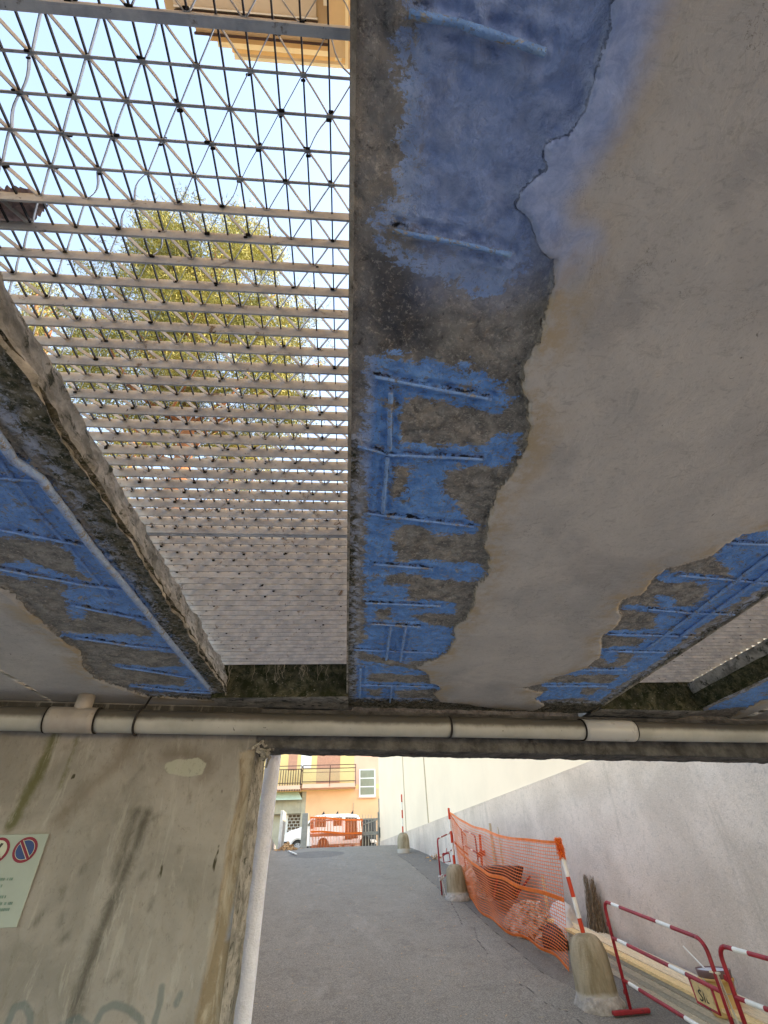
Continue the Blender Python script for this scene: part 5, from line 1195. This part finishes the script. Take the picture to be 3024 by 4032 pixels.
# ================================================================== TREES
def pine(base, H, label, crown, trunk_pts, ntuft, seed, blade=.16, nbl=22):
    rnd = random.Random(seed); T = empty('pine_tree', base, label, 'tree', 'trees behind the grating')
    m = MB(); m.tube(trunk_pts, [.20-.15*i/(len(trunk_pts)-1) for i in range(len(trunk_pts))], 10)
    tips = []
    for i in range(ntuft):
        while True:
            c, r = rnd.choices(crown, [q[1][0]*q[1][1]*q[1][2] for q in crown])[0]
            v = Vector((rnd.gauss(0, 1), rnd.gauss(0, 1), rnd.gauss(0, 1))).normalized()*(rnd.random()**.38)
            p = Vector(c)+Vector((v.x*r[0], v.y*r[1], v.z*r[2]))
            if noise.fractal(p*.62+Vector((seed, 0, 0)), 1., 2., 4) > .0: break
        tips.append(p)
    # limbs
    for i in range(70):
        tp = rnd.choice(tips); k = rnd.random(); 
        zt0 = tp.z-rnd.uniform(.6, 2.2); s0 = min(trunk_pts, key=lambda q: abs(q[2]-zt0)); a = Vector(s0); mid = a.lerp(tp, .5)+Vector((rnd.gauss(0, .2), rnd.gauss(0, .2), -.25))
        m.tube([a, a.lerp(mid, .5)+Vector((0, 0, -.08)), mid, mid.lerp(tp, .6)+Vector((0, 0, .05)), tp], [.055, .045, .03, .02, .006], 5)
    m.build('trunk', M_BARK, T, smooth=True)
    m = MB()
    for p in tips:
        ax_ = Vector((rnd.gauss(0, 1), rnd.gauss(0, 1), rnd.gauss(.5, .7))).normalized()
        for s_ in range(nbl):
            d = (ax_*rnd.uniform(.2, 1)+Vector((rnd.gauss(0, .6), rnd.gauss(0, .6), rnd.gauss(0, .6)))).normalized()
            o_ = p+ax_*rnd.uniform(-.22, .22)+Vector((rnd.gauss(0, .09), rnd.gauss(0, .09), rnd.gauss(0, .09))); L = blade*rnd.uniform(.6, 1.2); w = d.cross(Vector((rnd.gauss(0, 1), rnd.gauss(0, 1), rnd.gauss(0, 1)))).normalized()*.012
            n_ = len(m.v); m.v += [tuple(o_-w), tuple(o_+w), tuple(o_+d*L)]; m.f.append((n_, n_+1, n_+2)); m.m.append(0)
    m.build('crown', M_NEED, T)
PYT = 7.0
def tp(x, y, Y=PYT): q = ony(x*1.8228, y*1.8228, Y); return (float(q[0]), float(q[1]), float(q[2]))
trk = [(tp(395, 1000)[0]+.1, PYT, 2.7), tp(395, 1000), tp(405, 920), tp(412, 850), tp(418, 790), tp(430, 720), tp(445, 660), tp(455, 600)]
cr = []
for (x, y, rx, rz) in ((215, 640, 80, 60), (290, 600, 90, 60), (670, 720, 60, 80), (380, 530, 95, 60), (520, 540, 75, 55), (450, 600, 170, 80), (350, 650, 110, 80), (560, 640, 100, 80), (250, 740, 130, 80), (420, 740, 170, 80), (600, 760, 100, 85), (300, 850, 150, 60), (520, 860, 160, 60), (620, 850, 80, 60), (180, 790, 60, 70), (450, 900, 180, 35)):
    c = tp(x, y); c2 = tp(x+rx, y); c3 = tp(x, y-rz); r1 = abs(c2[0]-c[0]); r3 = abs(c3[2]-c[2]); cr.append((c, (r1, min(2.2, r1*1.1), r3)))
pine((trk[0][0], PYT, 2.7), 20, 'tall pine with reddish trunk and airy yellow-green crown seen through the grating', cr, trk, 5200, 3)
Y2 = 9.5; tk2 = [(tp(60, 900, Y2)[0], Y2, 2.7), tp(70, 800, Y2), tp(75, 700, Y2), tp(80, 640, Y2)]; c = tp(80, 700, Y2)
cr2_ = []
for (x, y, rx, rz) in ((70, 650, 60, 45), (110, 720, 70, 50), (120, 800, 60, 60), (20, 760, 60, 80)):
    c = tp(x, y, Y2); c2 = tp(x+rx, y, Y2); c3 = tp(x, y-rz, Y2); r1 = abs(c2[0]-c[0]); r3 = abs(c3[2]-c[2]); cr2_.append((c, (r1, min(1.8, r1), r3)))
pine((tk2[0][0], Y2, 2.7), 10, 'lower yellow-green pine at the left edge of the slot', cr2_, tk2, 420, 8, .2)
Y3 = 12.; 
def lowtree(px0, px1, y, label, seed):
    a = tp(px0, y, Y3); b = tp(px1, y, Y3); cx_ = (a[0]+b[0])/2; r = abs(b[0]-a[0])/2; zc_ = a[2]-.9
    pine((cx_, Y3, 2.7), 8, label, [((cx_, Y3, zc_), (r, 1.5, 1.2)), ((cx_+r*.3, Y3, zc_-1.4), (r*.8, 1.5, 1.3))], [(cx_, Y3, 2.7), (cx_+.05, Y3, (2.7+zc_)/2), (cx_, Y3, zc_+.3)], 300, seed, .22)
lowtree(230, 400, 925, 'low green tree behind the base of the tall pine, left side', 21); lowtree(420, 620, 940, 'low green tree behind the base of the tall pine, right side', 22)
# ================================================================== BEHIND THE CAMERA (unseen court, added to bounce sunlight onto the ceiling)
m = MB(); m.box(-12, 14, -22.3, -22, 0, 2.7); o = m.build('added_court_wall', M_CREAM); tag(o, 'cream boundary wall of the added, unseen court behind the underpass', 'wall')
